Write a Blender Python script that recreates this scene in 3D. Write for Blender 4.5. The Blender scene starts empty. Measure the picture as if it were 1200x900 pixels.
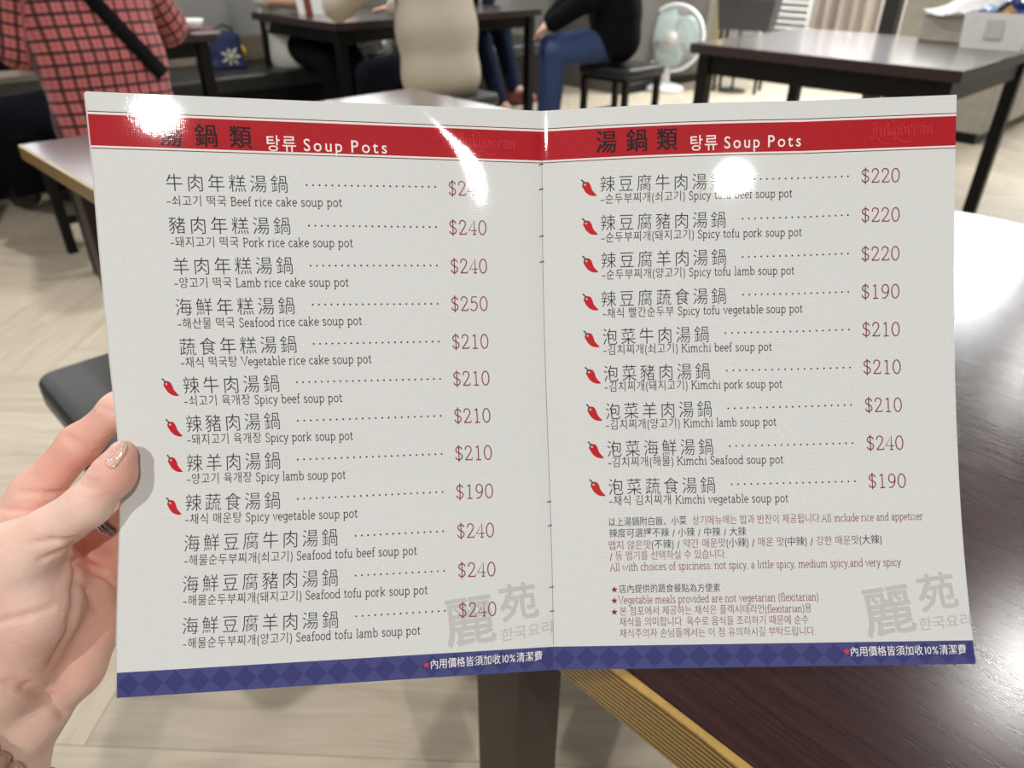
import bpy, bmesh, math, random
import numpy as np
from mathutils import Vector, Matrix

# ------------------------------------------------------------------ camera, world, lights, exposure
SC = bpy.context.scene
COL = SC.collection
FPX = 850.0                                  # focal length in pixels of a 1200 x 900 frame
TH = math.atan(FPX / 1400.0)                 # downward pitch
ROLL = 0.0086
CAM_H = 1.12
CT, ST = math.cos(TH), math.sin(TH)
FW = np.array([0, CT, -ST]); UPV = np.array([0, ST, CT]); RT = np.array([1.0, 0, 0])
CR, SR = math.cos(ROLL), math.sin(ROLL)
CPOS = np.array([0, 0, CAM_H])
cam_d = bpy.data.cameras.new('camera'); cam = bpy.data.objects.new('camera', cam_d); COL.objects.link(cam)
cam_d.sensor_fit = 'HORIZONTAL'; cam_d.sensor_width = 36.0; cam_d.lens = FPX / 1200 * 36.0
cam_d.clip_start = 0.02; cam_d.clip_end = 60
r_ = CR * RT + SR * UPV; u_ = -SR * RT + CR * UPV; b_ = -FW
cam.matrix_world = Matrix(((r_[0], u_[0], b_[0], 0), (r_[1], u_[1], b_[1], 0), (r_[2], u_[2], b_[2], CAM_H), (0, 0, 0, 1)))
cam_d.dof.use_dof = True; cam_d.dof.focus_distance = 0.325; cam_d.dof.aperture_fstop = 12.0
SC.camera = cam
SC.view_settings.view_transform = 'Standard'; SC.view_settings.look = 'None'
SC.view_settings.gamma = 1.0; SC.view_settings.use_curve_mapping = False
SC.view_settings.exposure = 0.34
wd = bpy.data.worlds.new('world'); SC.world = wd; wd.use_nodes = True
wd.node_tree.nodes['Background'].inputs[0].default_value = (1.0, 0.97, 0.93, 1)
wd.node_tree.nodes['Background'].inputs[1].default_value = 0.38
CEIL = 2.7
# recessed downlights: x, y, watts, radius
DOWNLIGHTS = [(-0.60, -1.07, 24, .030), (0.66, -1.30, 24, .030), (1.95, 1.78, 10, .085), (3.35, 4.05, 9, .10),
              (-1.50, 1.30, 24, .06), (0.20, 3.20, 24, .06), (-1.90, 3.40, 24, .06), (-0.60, 5.20, 24, .06),
              (1.90, 5.90, 30, .06), (3.0, 6.3, 40, .06)]  # the last one is added to brighten the far right corner
PANELS = [(4.15, 6.05, 60, .9, .35), (2.70, 6.75, 60, .9, .35)]          # rectangular ceiling panels, the second added to brighten the far wall: x, y, watts, size along n, size along w
COOL = (1.0, 0.98, 0.955)
for i, (x, y, p, r) in enumerate(DOWNLIGHTS):
    ld = bpy.data.lights.new('downlight', 'AREA'); ld.shape = 'DISK'; ld.size = 2 * r; ld.energy = p; ld.color = COOL
    lo = bpy.data.objects.new('downlight', ld); COL.objects.link(lo); lo.location = (x, y, CEIL - .012)
for (x, y, p, a, b) in PANELS:
    ld = bpy.data.lights.new('panel_light', 'AREA'); ld.shape = 'RECTANGLE'; ld.size = a; ld.size_y = b; ld.energy = p; ld.color = (.93, .97, 1.0)
    lo = bpy.data.objects.new('panel_light', ld); COL.objects.link(lo); lo.location = (x, y, CEIL - .03); lo.rotation_euler = (0, 0, math.pi / 4)

# ------------------------------------------------------------------ helpers
Q2 = math.sqrt(.5)
def SW(s, w, z=0.0):                          # room grid: s runs right-away, w runs left-away
    return np.array([(s - w) * Q2, (s + w) * Q2, z])
def ray(x, y):
    X = (x - 600) / FPX; Y = (450 - y) / FPX
    X, Y = CR * X - SR * Y, SR * X + CR * Y
    return FW + X * RT + Y * UPV
def at(x, y, d): return CPOS + ray(x, y) * d          # point seen at a pixel at forward depth d
def at_z(x, y, z):
    r = ray(x, y); return CPOS + r * (z - CAM_H) / r[2]
def lin(c):
    return tuple(((v / 255.0) / 12.92 if v <= 10 else (((v / 255.0) + .055) / 1.055) ** 2.4) for v in c)

class NT:
    """tiny node-tree writer"""
    def __init__(s, name):
        s.m = bpy.data.materials.new(name); s.m.use_nodes = True; s.t = s.m.node_tree
        s.b = s.t.nodes['Principled BSDF']; s._c = {}
    def n(s, typ, **kw):
        nd = s.t.nodes.new(typ)
        for k, v in kw.items(): setattr(nd, k, v)
        return nd
    def l(s, a, b): s.t.links.new(a, b)
    def put(s, sock, v):
        if hasattr(v, 'is_output') or isinstance(v, bpy.types.NodeSocket): s.l(v, sock)
        else:
            if isinstance(v, (tuple, list)) and len(v) == 3 and sock.type == 'RGBA': v = (*v, 1)
            sock.default_value = v
    def m_(s, op, a, b=0.0, c=None, clamp=False):
        nd = s.n('ShaderNodeMath', operation=op, use_clamp=clamp)
        s.put(nd.inputs[0], a); s.put(nd.inputs[1], b)
        if c is not None: s.put(nd.inputs[2], c)
        return nd.outputs[0]
    def mix(s, f, a, b, blend='MIX'):
        nd = s.n('ShaderNodeMix', data_type='RGBA', blend_type=blend)
        s.put(nd.inputs[0], f); s.put(nd.inputs[6], a); s.put(nd.inputs[7], b)
        return nd.outputs[2]
    def coord(s, kind='Object', scale=(1, 1, 1), rot=(0, 0, 0)):
        tc = s.n('ShaderNodeTexCoord'); mp = s.n('ShaderNodeMapping')
        mp.inputs['Scale'].default_value = scale; mp.inputs['Rotation'].default_value = rot
        s.l(tc.outputs[kind], mp.inputs['Vector']); return mp.outputs[0]
    def noise(s, vec, scale, detail=3.0, rough=.5, dist=0.0):
        nd = s.n('ShaderNodeTexNoise'); s.l(vec, nd.inputs['Vector'])
        nd.inputs['Scale'].default_value = scale; nd.inputs['Detail'].default_value = detail
        nd.inputs['Roughness'].default_value = rough; nd.inputs['Distortion'].default_value = dist
        return nd.outputs[0]
    def ramp(s, f, stops):
        nd = s.n('ShaderNodeValToRGB'); s.put(nd.inputs[0], f); e = nd.color_ramp.elements
        while len(e) < len(stops): e.new(.5)
        for q, (p, c) in zip(e, stops): q.position = p; q.color = (*c, 1)
        return nd.outputs[0]
    def bump(s, h, strength=.3, dist=.001):
        nd = s.n('ShaderNodeBump'); nd.inputs['Strength'].default_value = strength; nd.inputs['Distance'].default_value = dist
        s.put(nd.inputs['Height'], h); s.l(nd.outputs[0], s.b.inputs['Normal']); return nd.outputs[0]
    def set(s, **kw):
        names = dict(color='Base Color', rough='Roughness', metal='Metallic', coat='Coat Weight', coat_rough='Coat Roughness',
                     spec='Specular IOR Level', sss='Subsurface Weight', sss_scale='Subsurface Scale', trans='Transmission Weight',
                     alpha='Alpha', ior='IOR', sheen='Sheen Weight', emit='Emission Color', emit_s='Emission Strength', coat_ior='Coat IOR')
        for k, v in kw.items(): s.put(s.b.inputs[names[k]], v)
        return s

def simple(name, rgb, rough=.5, var=.12, vscale=30, bump=0, bscale=200, **kw):
    t = NT(name); c = lin(rgb); v = t.coord()
    n = t.noise(v, vscale, 4)
    t.set(color=t.mix(n, tuple(x * (1 - var) for x in c), tuple(min(1, x * (1 + var)) for x in c)), rough=rough, **kw)
    if bump: t.bump(t.noise(v, bscale, 2), bump)
    return t.m

class MB:
    """collects shapes, links them as ONE mesh object"""
    def __init__(s): s.v = []; s.f = []
    def add(s, v, f):
        o = len(s.v); s.v += [tuple(map(float, p)) for p in v]; s.f += [tuple(i + o for i in q) for q in f]; return s
    def box(s, x0, x1, y0, y1, z0, z1, b=0.0):
        if b <= 0:
            v = [(x, y, z) for z in (z0, z1) for y in (y0, y1) for x in (x0, x1)]
            return s.add(v, [(0, 2, 3, 1), (4, 5, 7, 6), (0, 1, 5, 4), (2, 6, 7, 3), (0, 4, 6, 2), (1, 3, 7, 5)])
        bm = bmesh.new(); bmesh.ops.create_cube(bm, size=1)
        for q in bm.verts: q.co = Vector(((x0 + x1) / 2 + q.co.x * (x1 - x0), (y0 + y1) / 2 + q.co.y * (y1 - y0), (z0 + z1) / 2 + q.co.z * (z1 - z0)))
        bmesh.ops.bevel(bm, geom=bm.edges[:], offset=b, segments=3, profile=.6, affect='EDGES')
        return s.bm(bm)
    def bm(s, bm):
        bm.verts.index_update(); s.add([q.co[:] for q in bm.verts], [[w.index for w in q.verts] for q in bm.faces]); bm.free(); return s
    def tube(s, pts, r, n=8, cap=True):
        pts = [np.array(p, float) for p in pts]; rs = r if hasattr(r, '__len__') else [r] * len(pts)
        rings = []; prev = None
        for i, p in enumerate(pts):
            d = pts[min(i + 1, len(pts) - 1)] - pts[max(i - 1, 0)]; d = d / (np.linalg.norm(d) + 1e-12)
            if prev is None: a = np.cross(d, (0, 0, 1)); a = a if np.linalg.norm(a) > 1e-3 else np.cross(d, (1, 0, 0))
            else: a = prev - d * np.dot(prev, d)
            a = a / np.linalg.norm(a); prev = a; b = np.cross(d, a)
            rings.append([p + rs[i] * (math.cos(t) * a + math.sin(t) * b) for t in np.linspace(0, 2 * math.pi, n, endpoint=False)])
        v = [q for rg in rings for q in rg]; f = []
        for i in range(len(pts) - 1):
            for k in range(n): f.append((i * n + k, i * n + (k + 1) % n, (i + 1) * n + (k + 1) % n, (i + 1) * n + k))
        if cap: f.append(tuple(range(n))[::-1]); f.append(tuple((len(pts) - 1) * n + k for k in range(n)))
        return s.add(v, f)
    def ring(s, c, ax, R, r, n=40, m=8):
        c = np.array(c, float); ax = np.array(ax, float); ax /= np.linalg.norm(ax)
        a = np.cross(ax, (0, 0, 1)); a = a if np.linalg.norm(a) > 1e-3 else np.cross(ax, (1, 0, 0)); a /= np.linalg.norm(a); b = np.cross(ax, a)
        v = []; f = []
        for i in range(n):
            t = 2 * math.pi * i / n; rad = math.cos(t) * a + math.sin(t) * b
            for k in range(m):
                q = 2 * math.pi * k / m; v.append(c + rad * (R + r * math.cos(q)) + ax * r * math.sin(q))
        for i in range(n):
            for k in range(m): f.append((i * m + k, ((i + 1) % n) * m + k, ((i + 1) % n) * m + (k + 1) % m, i * m + (k + 1) % m))
        return s.add(v, f)
    def lathe(s, prof, c=(0, 0, 0), ax=(0, 0, 1), n=32):
        c = np.array(c, float); ax = np.array(ax, float); ax /= np.linalg.norm(ax)
        a = np.cross(ax, (0, 0, 1)); a = a if np.linalg.norm(a) > 1e-3 else np.array((1.0, 0, 0)); a /= np.linalg.norm(a); b = np.cross(ax, a)
        v = []; f = []; m = len(prof)
        for i in range(n):
            t = 2 * math.pi * i / n; rad = math.cos(t) * a + math.sin(t) * b
            for (r, h) in prof: v.append(c + rad * max(r, 1e-5) + ax * h)
        for i in range(n):
            for k in range(m - 1): f.append((i * m + k, ((i + 1) % n) * m + k, ((i + 1) % n) * m + k + 1, i * m + k + 1))
        return s.add(v, f)
    def mesh(s, name, smooth=False):
        me = bpy.data.meshes.new(name); me.from_pydata(s.v, [], s.f); me.validate()
        bm = bmesh.new(); bm.from_mesh(me); bmesh.ops.recalc_face_normals(bm, faces=bm.faces[:]); bm.to_mesh(me); bm.free()
        if smooth: me.polygons.foreach_set('use_smooth', [True] * len(me.polygons))
        return me
    def build(s, name, mat, parent=None, smooth=False): return obj(name, s.mesh(name, smooth), mat, parent)

def obj(name, me, mat=None, parent=None):
    o = bpy.data.objects.new(name, me); COL.objects.link(o)
    if mat is not None and not me.materials: me.materials.append(mat)
    if parent is not None: o.parent = parent
    return o
def tag(o, label=None, cat=None, group=None, kind=None):
    if label: o['label'] = label
    if cat: o['category'] = cat
    if group: o['group'] = group
    if kind: o['kind'] = kind
    return o
def thing(name, label, cat, loc=(0, 0, 0), rz=0.0, group=None):
    o = bpy.data.objects.new(name, None); COL.objects.link(o); o.location = loc; o.rotation_euler = (0, 0, rz); o.empty_display_size = .05
    return tag(o, label, cat, group)
def autosmooth(o, ang=35):
    me = o.data
    me.polygons.foreach_set('use_smooth', [True] * len(me.polygons))
    bm = bmesh.new(); bm.from_mesh(me)
    for e in bm.edges:
        if len(e.link_faces) == 2 and e.calc_face_angle(0) > math.radians(ang): e.smooth = False
    bm.to_mesh(me); bm.free(); return o

# ---- signed-distance modelling with surface nets (organic shapes)
class SDF:
    def __init__(s, k=.02): s.p = []; s.k = k
    def cone(s, a, b, ra, rb, k=None, op='u', tag=None): s.p.append(('c', np.array(a, float), np.array(b, float), ra, rb, k or s.k, op, tag)); return s
    def chain(s, pts, k=None, op='u', tag=None):       # pts: (pos, r)
        for (a, ra), (b, rb) in zip(pts[:-1], pts[1:]): s.cone(a, b, ra, rb, k, op, tag)
        return s
    def ell(s, c, r, R=None, k=None, op='u', tag=None): s.p.append(('e', np.array(c, float), np.array(r, float), np.eye(3) if R is None else np.array(R), 0, k or s.k, op, tag)); return s
    @staticmethod
    def d1(q, P):
        if q[0] == 'c':
            a, b, ra, rb = q[1:5]; ba = b - a; t = np.clip(((P - a) @ ba) / (ba @ ba + 1e-12), 0, 1)
            return np.linalg.norm(P - a - t[..., None] * ba, axis=-1) - (ra + (rb - ra) * t)
        L = (P - q[1]) @ q[3]; k0 = np.linalg.norm(L / q[2], axis=-1); k1 = np.linalg.norm(L / q[2] ** 2, axis=-1) + 1e-9
        return k0 * (k0 - 1) / k1
    @staticmethod
    def comb(d, e, k, op):
        if op == 'u':
            h = np.clip(.5 + .5 * (d - e) / k, 0, 1); return d * (1 - h) + e * h - k * h * (1 - h)
        h = np.clip(.5 - .5 * (d + e) / k, 0, 1); return d * (1 - h) - e * h + k * h * (1 - h)
    def bb(s, q):
        if q[0] == 'c':
            lo = np.minimum(q[1] - q[3], q[2] - q[4]); hi = np.maximum(q[1] + q[3], q[2] + q[4])
        else: m = q[2].max(); lo = q[1] - m; hi = q[1] + m
        return lo, hi
    def ev(s, P):
        d = np.full(P.shape[:-1], 1.0)
        for q in s.p: d = s.comb(d, s.d1(q, P), q[5], q[6])
        return d
    def closest(s, P):
        D = np.stack([s.d1(q, P) if q[6] == 'u' else np.full(P.shape[:-1], 9.0) for q in s.p]); return D.argmin(0)
    def mesh(s, name, vox, grow=0.0):
        bbs = [s.bb(q) for q in s.p if q[6] == 'u']
        lo = np.min([b[0] for b in bbs], 0) - vox * 4 - grow; hi = np.max([b[1] for b in bbs], 0) + vox * 4 + grow
        n = np.ceil((hi - lo) / vox).astype(int) + 1
        D = np.full(n, .5, np.float32)
        ax = [lo[i] + vox * np.arange(n[i]) for i in range(3)]
        for q in s.p:
            a, b = s.bb(q); pad = q[5] + vox * 3 + grow + .5 * (q[5])
            i0 = np.maximum(((a - pad - lo) / vox).astype(int), 0); i1 = np.minimum(((b + pad - lo) / vox).astype(int) + 2, n)
            sl = tuple(slice(i0[k], i1[k]) for k in range(3))
            P = np.stack(np.meshgrid(*[ax[k][sl[k]] for k in range(3)], indexing='ij'), -1)
            D[sl] = s.comb(D[sl], s.d1(q, P), q[5], q[6])
        D -= grow
        S = D < 0
        c = [S[i:n[0] - 1 + i, j:n[1] - 1 + j, k:n[2] - 1 + k] for i in (0, 1) for j in (0, 1) for k in (0, 1)]
        cnt = sum(x.astype(np.int8) for x in c); act = (cnt > 0) & (cnt < 8)
        I = np.argwhere(act); idx = np.full(act.shape, -1, np.int64); idx[act] = np.arange(len(I))
        pos = np.zeros((len(I), 3)); num = np.zeros(len(I))
        for axs in range(3):
            for o1 in (0, 1):
                for o2 in (0, 1):
                    off0 = [0, 0, 0]; oth = [a for a in range(3) if a != axs]; off0[oth[0]] = o1; off0[oth[1]] = o2; off1 = list(off0); off1[axs] = 1
                    d0 = D[I[:, 0] + off0[0], I[:, 1] + off0[1], I[:, 2] + off0[2]]; d1 = D[I[:, 0] + off1[0], I[:, 1] + off1[1], I[:, 2] + off1[2]]
                    m = (d0 < 0) != (d1 < 0); t = np.where(m, d0 / np.where(m, d0 - d1, 1), 0)
                    p = np.array(off0, float)[None] + np.zeros((len(I), 1)); p[:, axs] = t
                    pos += np.where(m[:, None], p, 0); num += m
        V = lo + vox * (I + pos / num[:, None])
        F = []
        for axs in range(3):
            sl0 = [slice(1, n[k] - 1) for k in range(3)]; sl0[axs] = slice(0, n[axs] - 1); sl1 = list(sl0); sl1[axs] = slice(1, n[axs])
            A = S[tuple(sl0)]; B = S[tuple(sl1)]; E = np.argwhere(A != B); inside = A[A != B]
            E = E + np.array([0 if k == axs else 1 for k in range(3)])
            u, w = [(1, 2), (2, 0), (0, 1)][axs]
            du = np.zeros(3, int); du[u] = 1; dw = np.zeros(3, int); dw[w] = 1
            q = [E - du - dw, E - dw, E, E - du]
            ids = np.stack([idx[x[:, 0], x[:, 1], x[:, 2]] for x in q], 1)
            ids[~inside] = ids[~inside][:, ::-1]; F.append(ids)
        F = np.concatenate(F)
        me = bpy.data.meshes.new(name); me.vertices.add(len(V)); me.vertices.foreach_set('co', V.astype(np.float32).ravel())
        me.loops.add(len(F) * 4); me.loops.foreach_set('vertex_index', F.astype(np.int32).ravel())
        me.polygons.add(len(F)); me.polygons.foreach_set('loop_start', np.arange(0, len(F) * 4, 4, dtype=np.int32))
        me.update(calc_edges=True); me.validate()
        me.polygons.foreach_set('use_smooth', [True] * len(me.polygons))
        return me
    def march(s, x, y, d0, d1, off=0.0, n=400):
        """first depth along the view ray of a pixel where the shape begins"""
        ds = np.linspace(d0, d1, n); P = CPOS + ray(x, y)[None] * ds[:, None]; v = s.ev(P) - off
        i = np.argmax(v < 0); return None if v[i] >= 0 else P[i]
# ------------------------------------------------------------------ materials of the room
def wood_top(micro=.00016, rough=.20, cior=1.65):
    t = NT('dark_lacquered_walnut'); v = t.coord('Object')
    mp = t.n('ShaderNodeMapping'); mp.inputs['Scale'].default_value = (60, 2.2, 4); t.l(v, mp.inputs[0])
    g = t.noise(mp.outputs[0], 3.0, 6, .62, 1.2)
    mp2 = t.n('ShaderNodeMapping'); mp2.inputs['Scale'].default_value = (9, .6, 4); t.l(v, mp2.inputs[0])
    g2 = t.noise(mp2.outputs[0], 3.0, 3, .5, .8)
    c = t.ramp(g, [(.3, lin((26, 11, 10))), (.5, lin((46, 21, 20))), (.72, lin((70, 36, 33)))])
    c = t.mix(t.m_('MULTIPLY', g2, .5), c, lin((40, 19, 18)))
    t.set(color=c, rough=.5, spec=.12, coat=1.0, coat_rough=rough, coat_ior=cior)
    b = t.m_('ADD', t.m_('MULTIPLY', t.noise(v, 700, 2, .6), 1.0), t.m_('MULTIPLY', g, .25))
    nb = t.bump(b, .35, micro); t.l(nb, t.b.inputs['Coat Normal'])
    return t.m
def edge_wood():
    t = NT('yellow_pine_edge'); v = t.coord('Object')
    mp = t.n('ShaderNodeMapping'); mp.inputs['Scale'].default_value = (160, 160, 230); t.l(v, mp.inputs[0])
    sx = t.n('ShaderNodeSeparateXYZ'); t.l(v, sx.inputs[0])
    wob = t.noise(v, 9, 3)
    z = t.m_('ADD', t.m_('MULTIPLY', sx.outputs[2], 1700), t.m_('MULTIPLY', wob, 9))
    st = t.m_('MULTIPLY_ADD', t.m_('SINE', z), .5, .5)
    fine = t.noise(mp.outputs[0], 2, 3)
    c = t.ramp(t.m_('MULTIPLY_ADD', fine, .35, t.m_('MULTIPLY', st, .65)), [(.15, lin((74, 52, 22))), (.45, lin((126, 97, 46))), (.85, lin((176, 144, 78)))])
    t.set(color=c, rough=.4, coat=.4, coat_rough=.25); t.bump(st, .25, .0006)
    return t.m
M = {}
M['top'] = wood_top(); M['top_smooth'] = wood_top(.00002, .16, 2.2); M['edge'] = edge_wood()
M['leg'] = simple('dark_brown_leg_wood', (52, 40, 32), .5, .2, 14)
M['black'] = simple('black_wood', (13, 11, 11), .42, .15, 20, spec=.25)
M['edge_dark'] = simple('dark_edge_band', (44, 30, 27), .45, .2, 30)
M['vinyl'] = simple('black_vinyl', (30, 31, 32), .38, .08, 8, bump=.15, bscale=420)
M['vinyl_seam'] = simple('black_piping', (22, 22, 23), .45)
M['wall_grey'] = simple('grey_wall_paint', (134, 134, 130), .7, .04, 3)
M['wall_white'] = simple('white_wall_paint', (226, 224, 218), .7, .02, 3)
M['wall_dark'] = simple('dark_taupe_panel', (92, 87, 83), .6, .05, 4)
M['ceiling'] = simple('dark_ceiling', (74, 72, 70), .8, .05, 3)
M['trim'] = simple('pale_wood_trim', (176, 152, 122), .5, .08, 10)

# ------------------------------------------------------------------ floor: wood-look boards laid in a herringbone
def floor_mat(i):
    t = NT('bleached_oak_board'); v = t.coord('Object')
    oi = t.n('ShaderNodeObjectInfo'); off = t.n('ShaderNodeVectorMath', operation='ADD'); t.l(v, off.inputs[0])
    cmb = t.n('ShaderNodeCombineXYZ'); t.l(t.m_('MULTIPLY', oi.outputs['Random'], 37.0), cmb.inputs[0]); t.l(t.m_('MULTIPLY', oi.outputs['Random'], 11.0), cmb.inputs[1])
    t.l(cmb.outputs[0], off.inputs[1])
    mp = t.n('ShaderNodeMapping'); mp.inputs['Scale'].default_value = (1.6, 16, 1); t.l(off.outputs[0], mp.inputs[0])
    g = t.noise(mp.outputs[0], 2.2, 6, .6, .8); g2 = t.noise(off.outputs[0], 3.2, 3)
    c = t.ramp(g, [(.25, lin((176, 163, 142))), (.5, lin((199, 187, 166))), (.75, lin((214, 203, 184)))])
    c = t.mix(t.m_('MULTIPLY', g2, .35), c, lin((184, 172, 152)))
    hs = t.n('ShaderNodeHueSaturation'); t.l(c, hs.inputs['Color']); t.l(t.m_('MULTIPLY_ADD', oi.outputs['Random'], .16, .93), hs.inputs['Value'])
    t.set(color=hs.outputs[0], rough=.36, spec=.4); t.bump(g, .08, .001)
    return t.m
M['board'] = floor_mat(0)
M['joint'] = simple('floor_joint', (150, 138, 120), .8)
fl = MB().box(-9, 12, -4, 14, -.06, -.0022).build('floor', M['joint']); tag(fl, 'pale bleached oak herringbone board floor', kind='structure')
BW, BL = .19, .95
bme = MB().box(-BL / 2 + .0006, BL / 2 - .0006, -BW / 2 + .0006, BW / 2 - .0006, -.008, 0).mesh('board')
bme.materials.append(M['board'])
ang0 = math.radians(-2)
ca, sa = math.cos(ang0), math.sin(ang0)
boards = []
n5 = int(round(BL / BW))
for i in range(-60, 60):
    for j in range(-14, 14):
        # stair of horizontal and vertical boards on a unit grid of board widths
        gx = i + j * n5; gy = i - j * n5
        for horiz in (True, False):
            if horiz: cx, cy, rot = (gx + n5 / 2) * BW, (gy + .5) * BW, 0.0
            else: cx, cy, rot = (gx + .5) * BW, (gy + 1 + n5 / 2) * BW, math.pi / 2
            X, Y = cx * ca - cy * sa, cx * sa + cy * ca
            X += -.69; Y += .70
            if not (-7 < X < 9 and -.5 < Y < 12): continue
            boards.append((X, Y, rot + ang0))
def in_view(X, Y):
    v = np.array([X, Y, 0]) - CPOS; d = v @ FW
    if d < .2: return None
    px, py = 600 + FPX * (v @ RT) / d, 450 - FPX * (v @ UPV) / d
    return px, py, d
near, far = [], []
for b in boards:
    q = in_view(b[0], b[1])
    ok = q is not None and -160 < q[0] < 1360 and -10 < q[1] < 1250
    if ok:  # boards wholly behind the open menu are not seen
        vis = (q[0] < 300 or q[0] > 1000 or q[1] < 200 or q[1] > 700)
        (near if vis else far).append((q[2], b))
    elif -4 < b[0] < 6 and 0 < b[1] < 9: far.append((9, b))
near.sort(key=lambda t: t[0])
for d, (X, Y, r) in near[:280]:
    o = bpy.data.objects.new('board', bme); COL.objects.link(o); o.parent = fl; o.location = (X, Y, 0); o.rotation_euler = (0, 0, r)
mbf = MB()
for d, (X, Y, r) in near[280:] + far:
    c, s = math.cos(r), math.sin(r); hx, hy = BL / 2 - .0006, BW / 2 - .0006
    pts = [(X + a * hx * c - b * hy * s, Y + a * hx * s + b * hy * c) for a, b in ((-1, -1), (1, -1), (1, 1), (-1, 1))]
    mbf.add([(x, y, -.008) for x, y in pts] + [(x, y, 0) for x, y in pts], [(4, 5, 6, 7), (0, 1, 5, 4), (1, 2, 6, 5), (2, 3, 7, 6), (3, 0, 4, 7)])
tag(mbf.build('board_field', M['board'], fl), kind='stuff')

# ------------------------------------------------------------------ walls and ceiling (room grid turned 45 degrees to the view)
FILL_GLOW = 1.5; WB = 4.92           # wall behind the dining row: plane w = WB
def wall_box(name, s0, s1, w0, w1, z0, z1, mat, label, parent=None):
    o = MB().box(s0, s1, w0, w1, z0, z1).build(name, mat, parent)
    if parent is None:
        o.rotation_euler = (0, 0, math.pi / 4); tag(o, label, kind='structure')
    return o
wl = wall_box('wall_left', -6, 5.45, WB, WB + .12, 0, 1.25, M['wall_grey'], 'grey painted wall behind the row of dining tables')
wall_box('wall_left_upper', -6, 5.45, WB, WB + .12, 2.15, CEIL, M['wall_white'], 'white upper wall band above the added windows')
M['glow_glass'] = (lambda t: t.set(color=(.8, .8, .8), rough=.3, emit=(.97, .985, 1.0), emit_s=FILL_GLOW).m)(NT('added_glow_glass'))  # added windows, out of view: their glow puts the sheen on the left table
for k in range(6):
    s0 = -1.55 + k * 1.15
    wn = tag(MB().box(s0, s0 + .06, WB, WB + .12, 1.25, 2.15).build('added_window_%d' % (k + 1), M['wall_white']), 'unseen glowing glazing added above the bench to put a sheen on the left table', kind='structure'); wn.rotation_euler = (0, 0, math.pi / 4)
    MB().box(s0 + .06, s0 + 1.15, WB + .04, WB + .05, 1.29, 2.11).build('pane', M['glow_glass'], wn)
    MB().box(s0 + .06, s0 + 1.15, WB, WB + .12, 1.25, 1.29).build('sill', M['wall_white'], wn); MB().box(s0 + .06, s0 + 1.15, WB, WB + .12, 2.11, 2.15).build('head_rail', M['wall_white'], wn)
wall_box('wall_left_end', -6, -1.55, WB, WB + .12, 1.25, 2.15, M['wall_white'], 'white wall left of the added windows')
wall_box('trim_1', -6, 5.4, WB - .02, WB, .0, .10, M['trim'], 'pale wooden skirting along the grey wall')
wall_box('wall_partition', 5.42, 6.62, 4.08, 4.98, 0, CEIL, M['wall_dark'], 'dark taupe partition wall behind the standing fan')
wall_box('baseboard_partition', 5.41, 6.63, 4.065, 4.08, 0, .07, M['black'], 'thin dark skirting along the taupe partition')
wall_box('wall_right', 7.6, 7.72, -6, 5.0, 0, CEIL, M['wall_white'], 'white wall at the far right end of the room')
cl = MB().box(-9, 12, -4, 14, CEIL, CEIL + .05).build('ceiling', M['ceiling']); tag(cl, 'plain dark grey ceiling', kind='structure')
M['chrome'] = simple('brushed_ring', (200, 200, 200), .3, .03, metal=1.0)
for i, (x, y, p, r) in enumerate(DOWNLIGHTS):
    o = MB().lathe([(r + .002, 0), (r + .002, .006), (r + .016, .006), (r + .018, .003), (r + .018, 0), (r + .002, 0)], (0, 0, 0), (0, 0, -1), 28).build('ceiling_downlight', M['chrome'], smooth=False)
    o.location = (x, y, CEIL); tag(o, 'round recessed downlight ring in the dark ceiling', 'light', 'recessed ceiling downlights')
for (x, y, p, a, b) in PANELS:
    m = MB(); t = .02
    m.box(-a / 2 - t, a / 2 + t, -b / 2 - t, -b / 2, -.025, 0).box(-a / 2 - t, a / 2 + t, b / 2, b / 2 + t, -.025, 0)
    m.box(-a / 2 - t, -a / 2, -b / 2, b / 2, -.025, 0).box(a / 2, a / 2 + t, -b / 2, b / 2, -.025, 0)
    o = m.build('ceiling_panel_light', M['chrome']); o.location = (x, y, CEIL); o.rotation_euler = (0, 0, math.pi / 4)
    tag(o, 'rectangular flat panel light frame in the ceiling ' + ('added above the pleated curtain to brighten the far wall' if x < 3 else 'at the far right'), 'light')

# ------------------------------------------------------------------ furniture
def table(label, s0, s1, w0, w1, edge, legmat, topm=None, leg=.054, ztop=.75, th=.04, apron=.07, inset=.03):
    c = SW((s0 + s1) / 2, (w0 + w1) / 2, 0); a, b = (s1 - s0) / 2, (w1 - w0) / 2
    t = thing('dining_table', label, 'table', c, math.pi / 4)
    e = .006
    top = MB().box(-a + e, a - e, -b + e, b - e, ztop - th, ztop, .0015).build('tabletop', topm or M['top'], t)
    m = MB(); z0, z1 = ztop - th - .001, ztop - .0012
    m.box(-a, -a + e + .004, -b, b, z0, z1, .0028).box(a - e - .004, a, -b, b, z0, z1, .0028).box(-a + .008, a - .008, -b, -b + e + .004, z0, z1, .0028).box(-a + .008, a - .008, b - e - .004, b, z0, z1, .0028)
    m.build('edge_band', edge, top)
    h = leg / 2
    for sx in (-1, 1):
        for sy in (-1, 1):
            x, y = sx * (a - inset - h), sy * (b - inset - h)
            o = MB().box(x - h, x + h, y - h, y + h, 0, ztop - th, .003).build('leg', legmat, t)
    q = .012
    zt, zb = ztop - th - .001, ztop - th - apron
    i0 = inset + h
    for sy in (-1, 1): MB().box(-a + inset + leg, a - inset - leg, sy * (b - i0) - q, sy * (b - i0) + q, zb, zt).build('apron', legmat, t)
    for sx in (-1, 1): MB().box(sx * (a - i0) - q, sx * (a - i0) + q, -b + inset + leg, b - inset - leg, zb, zt).build('apron', legmat, t)
    return t
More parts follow.
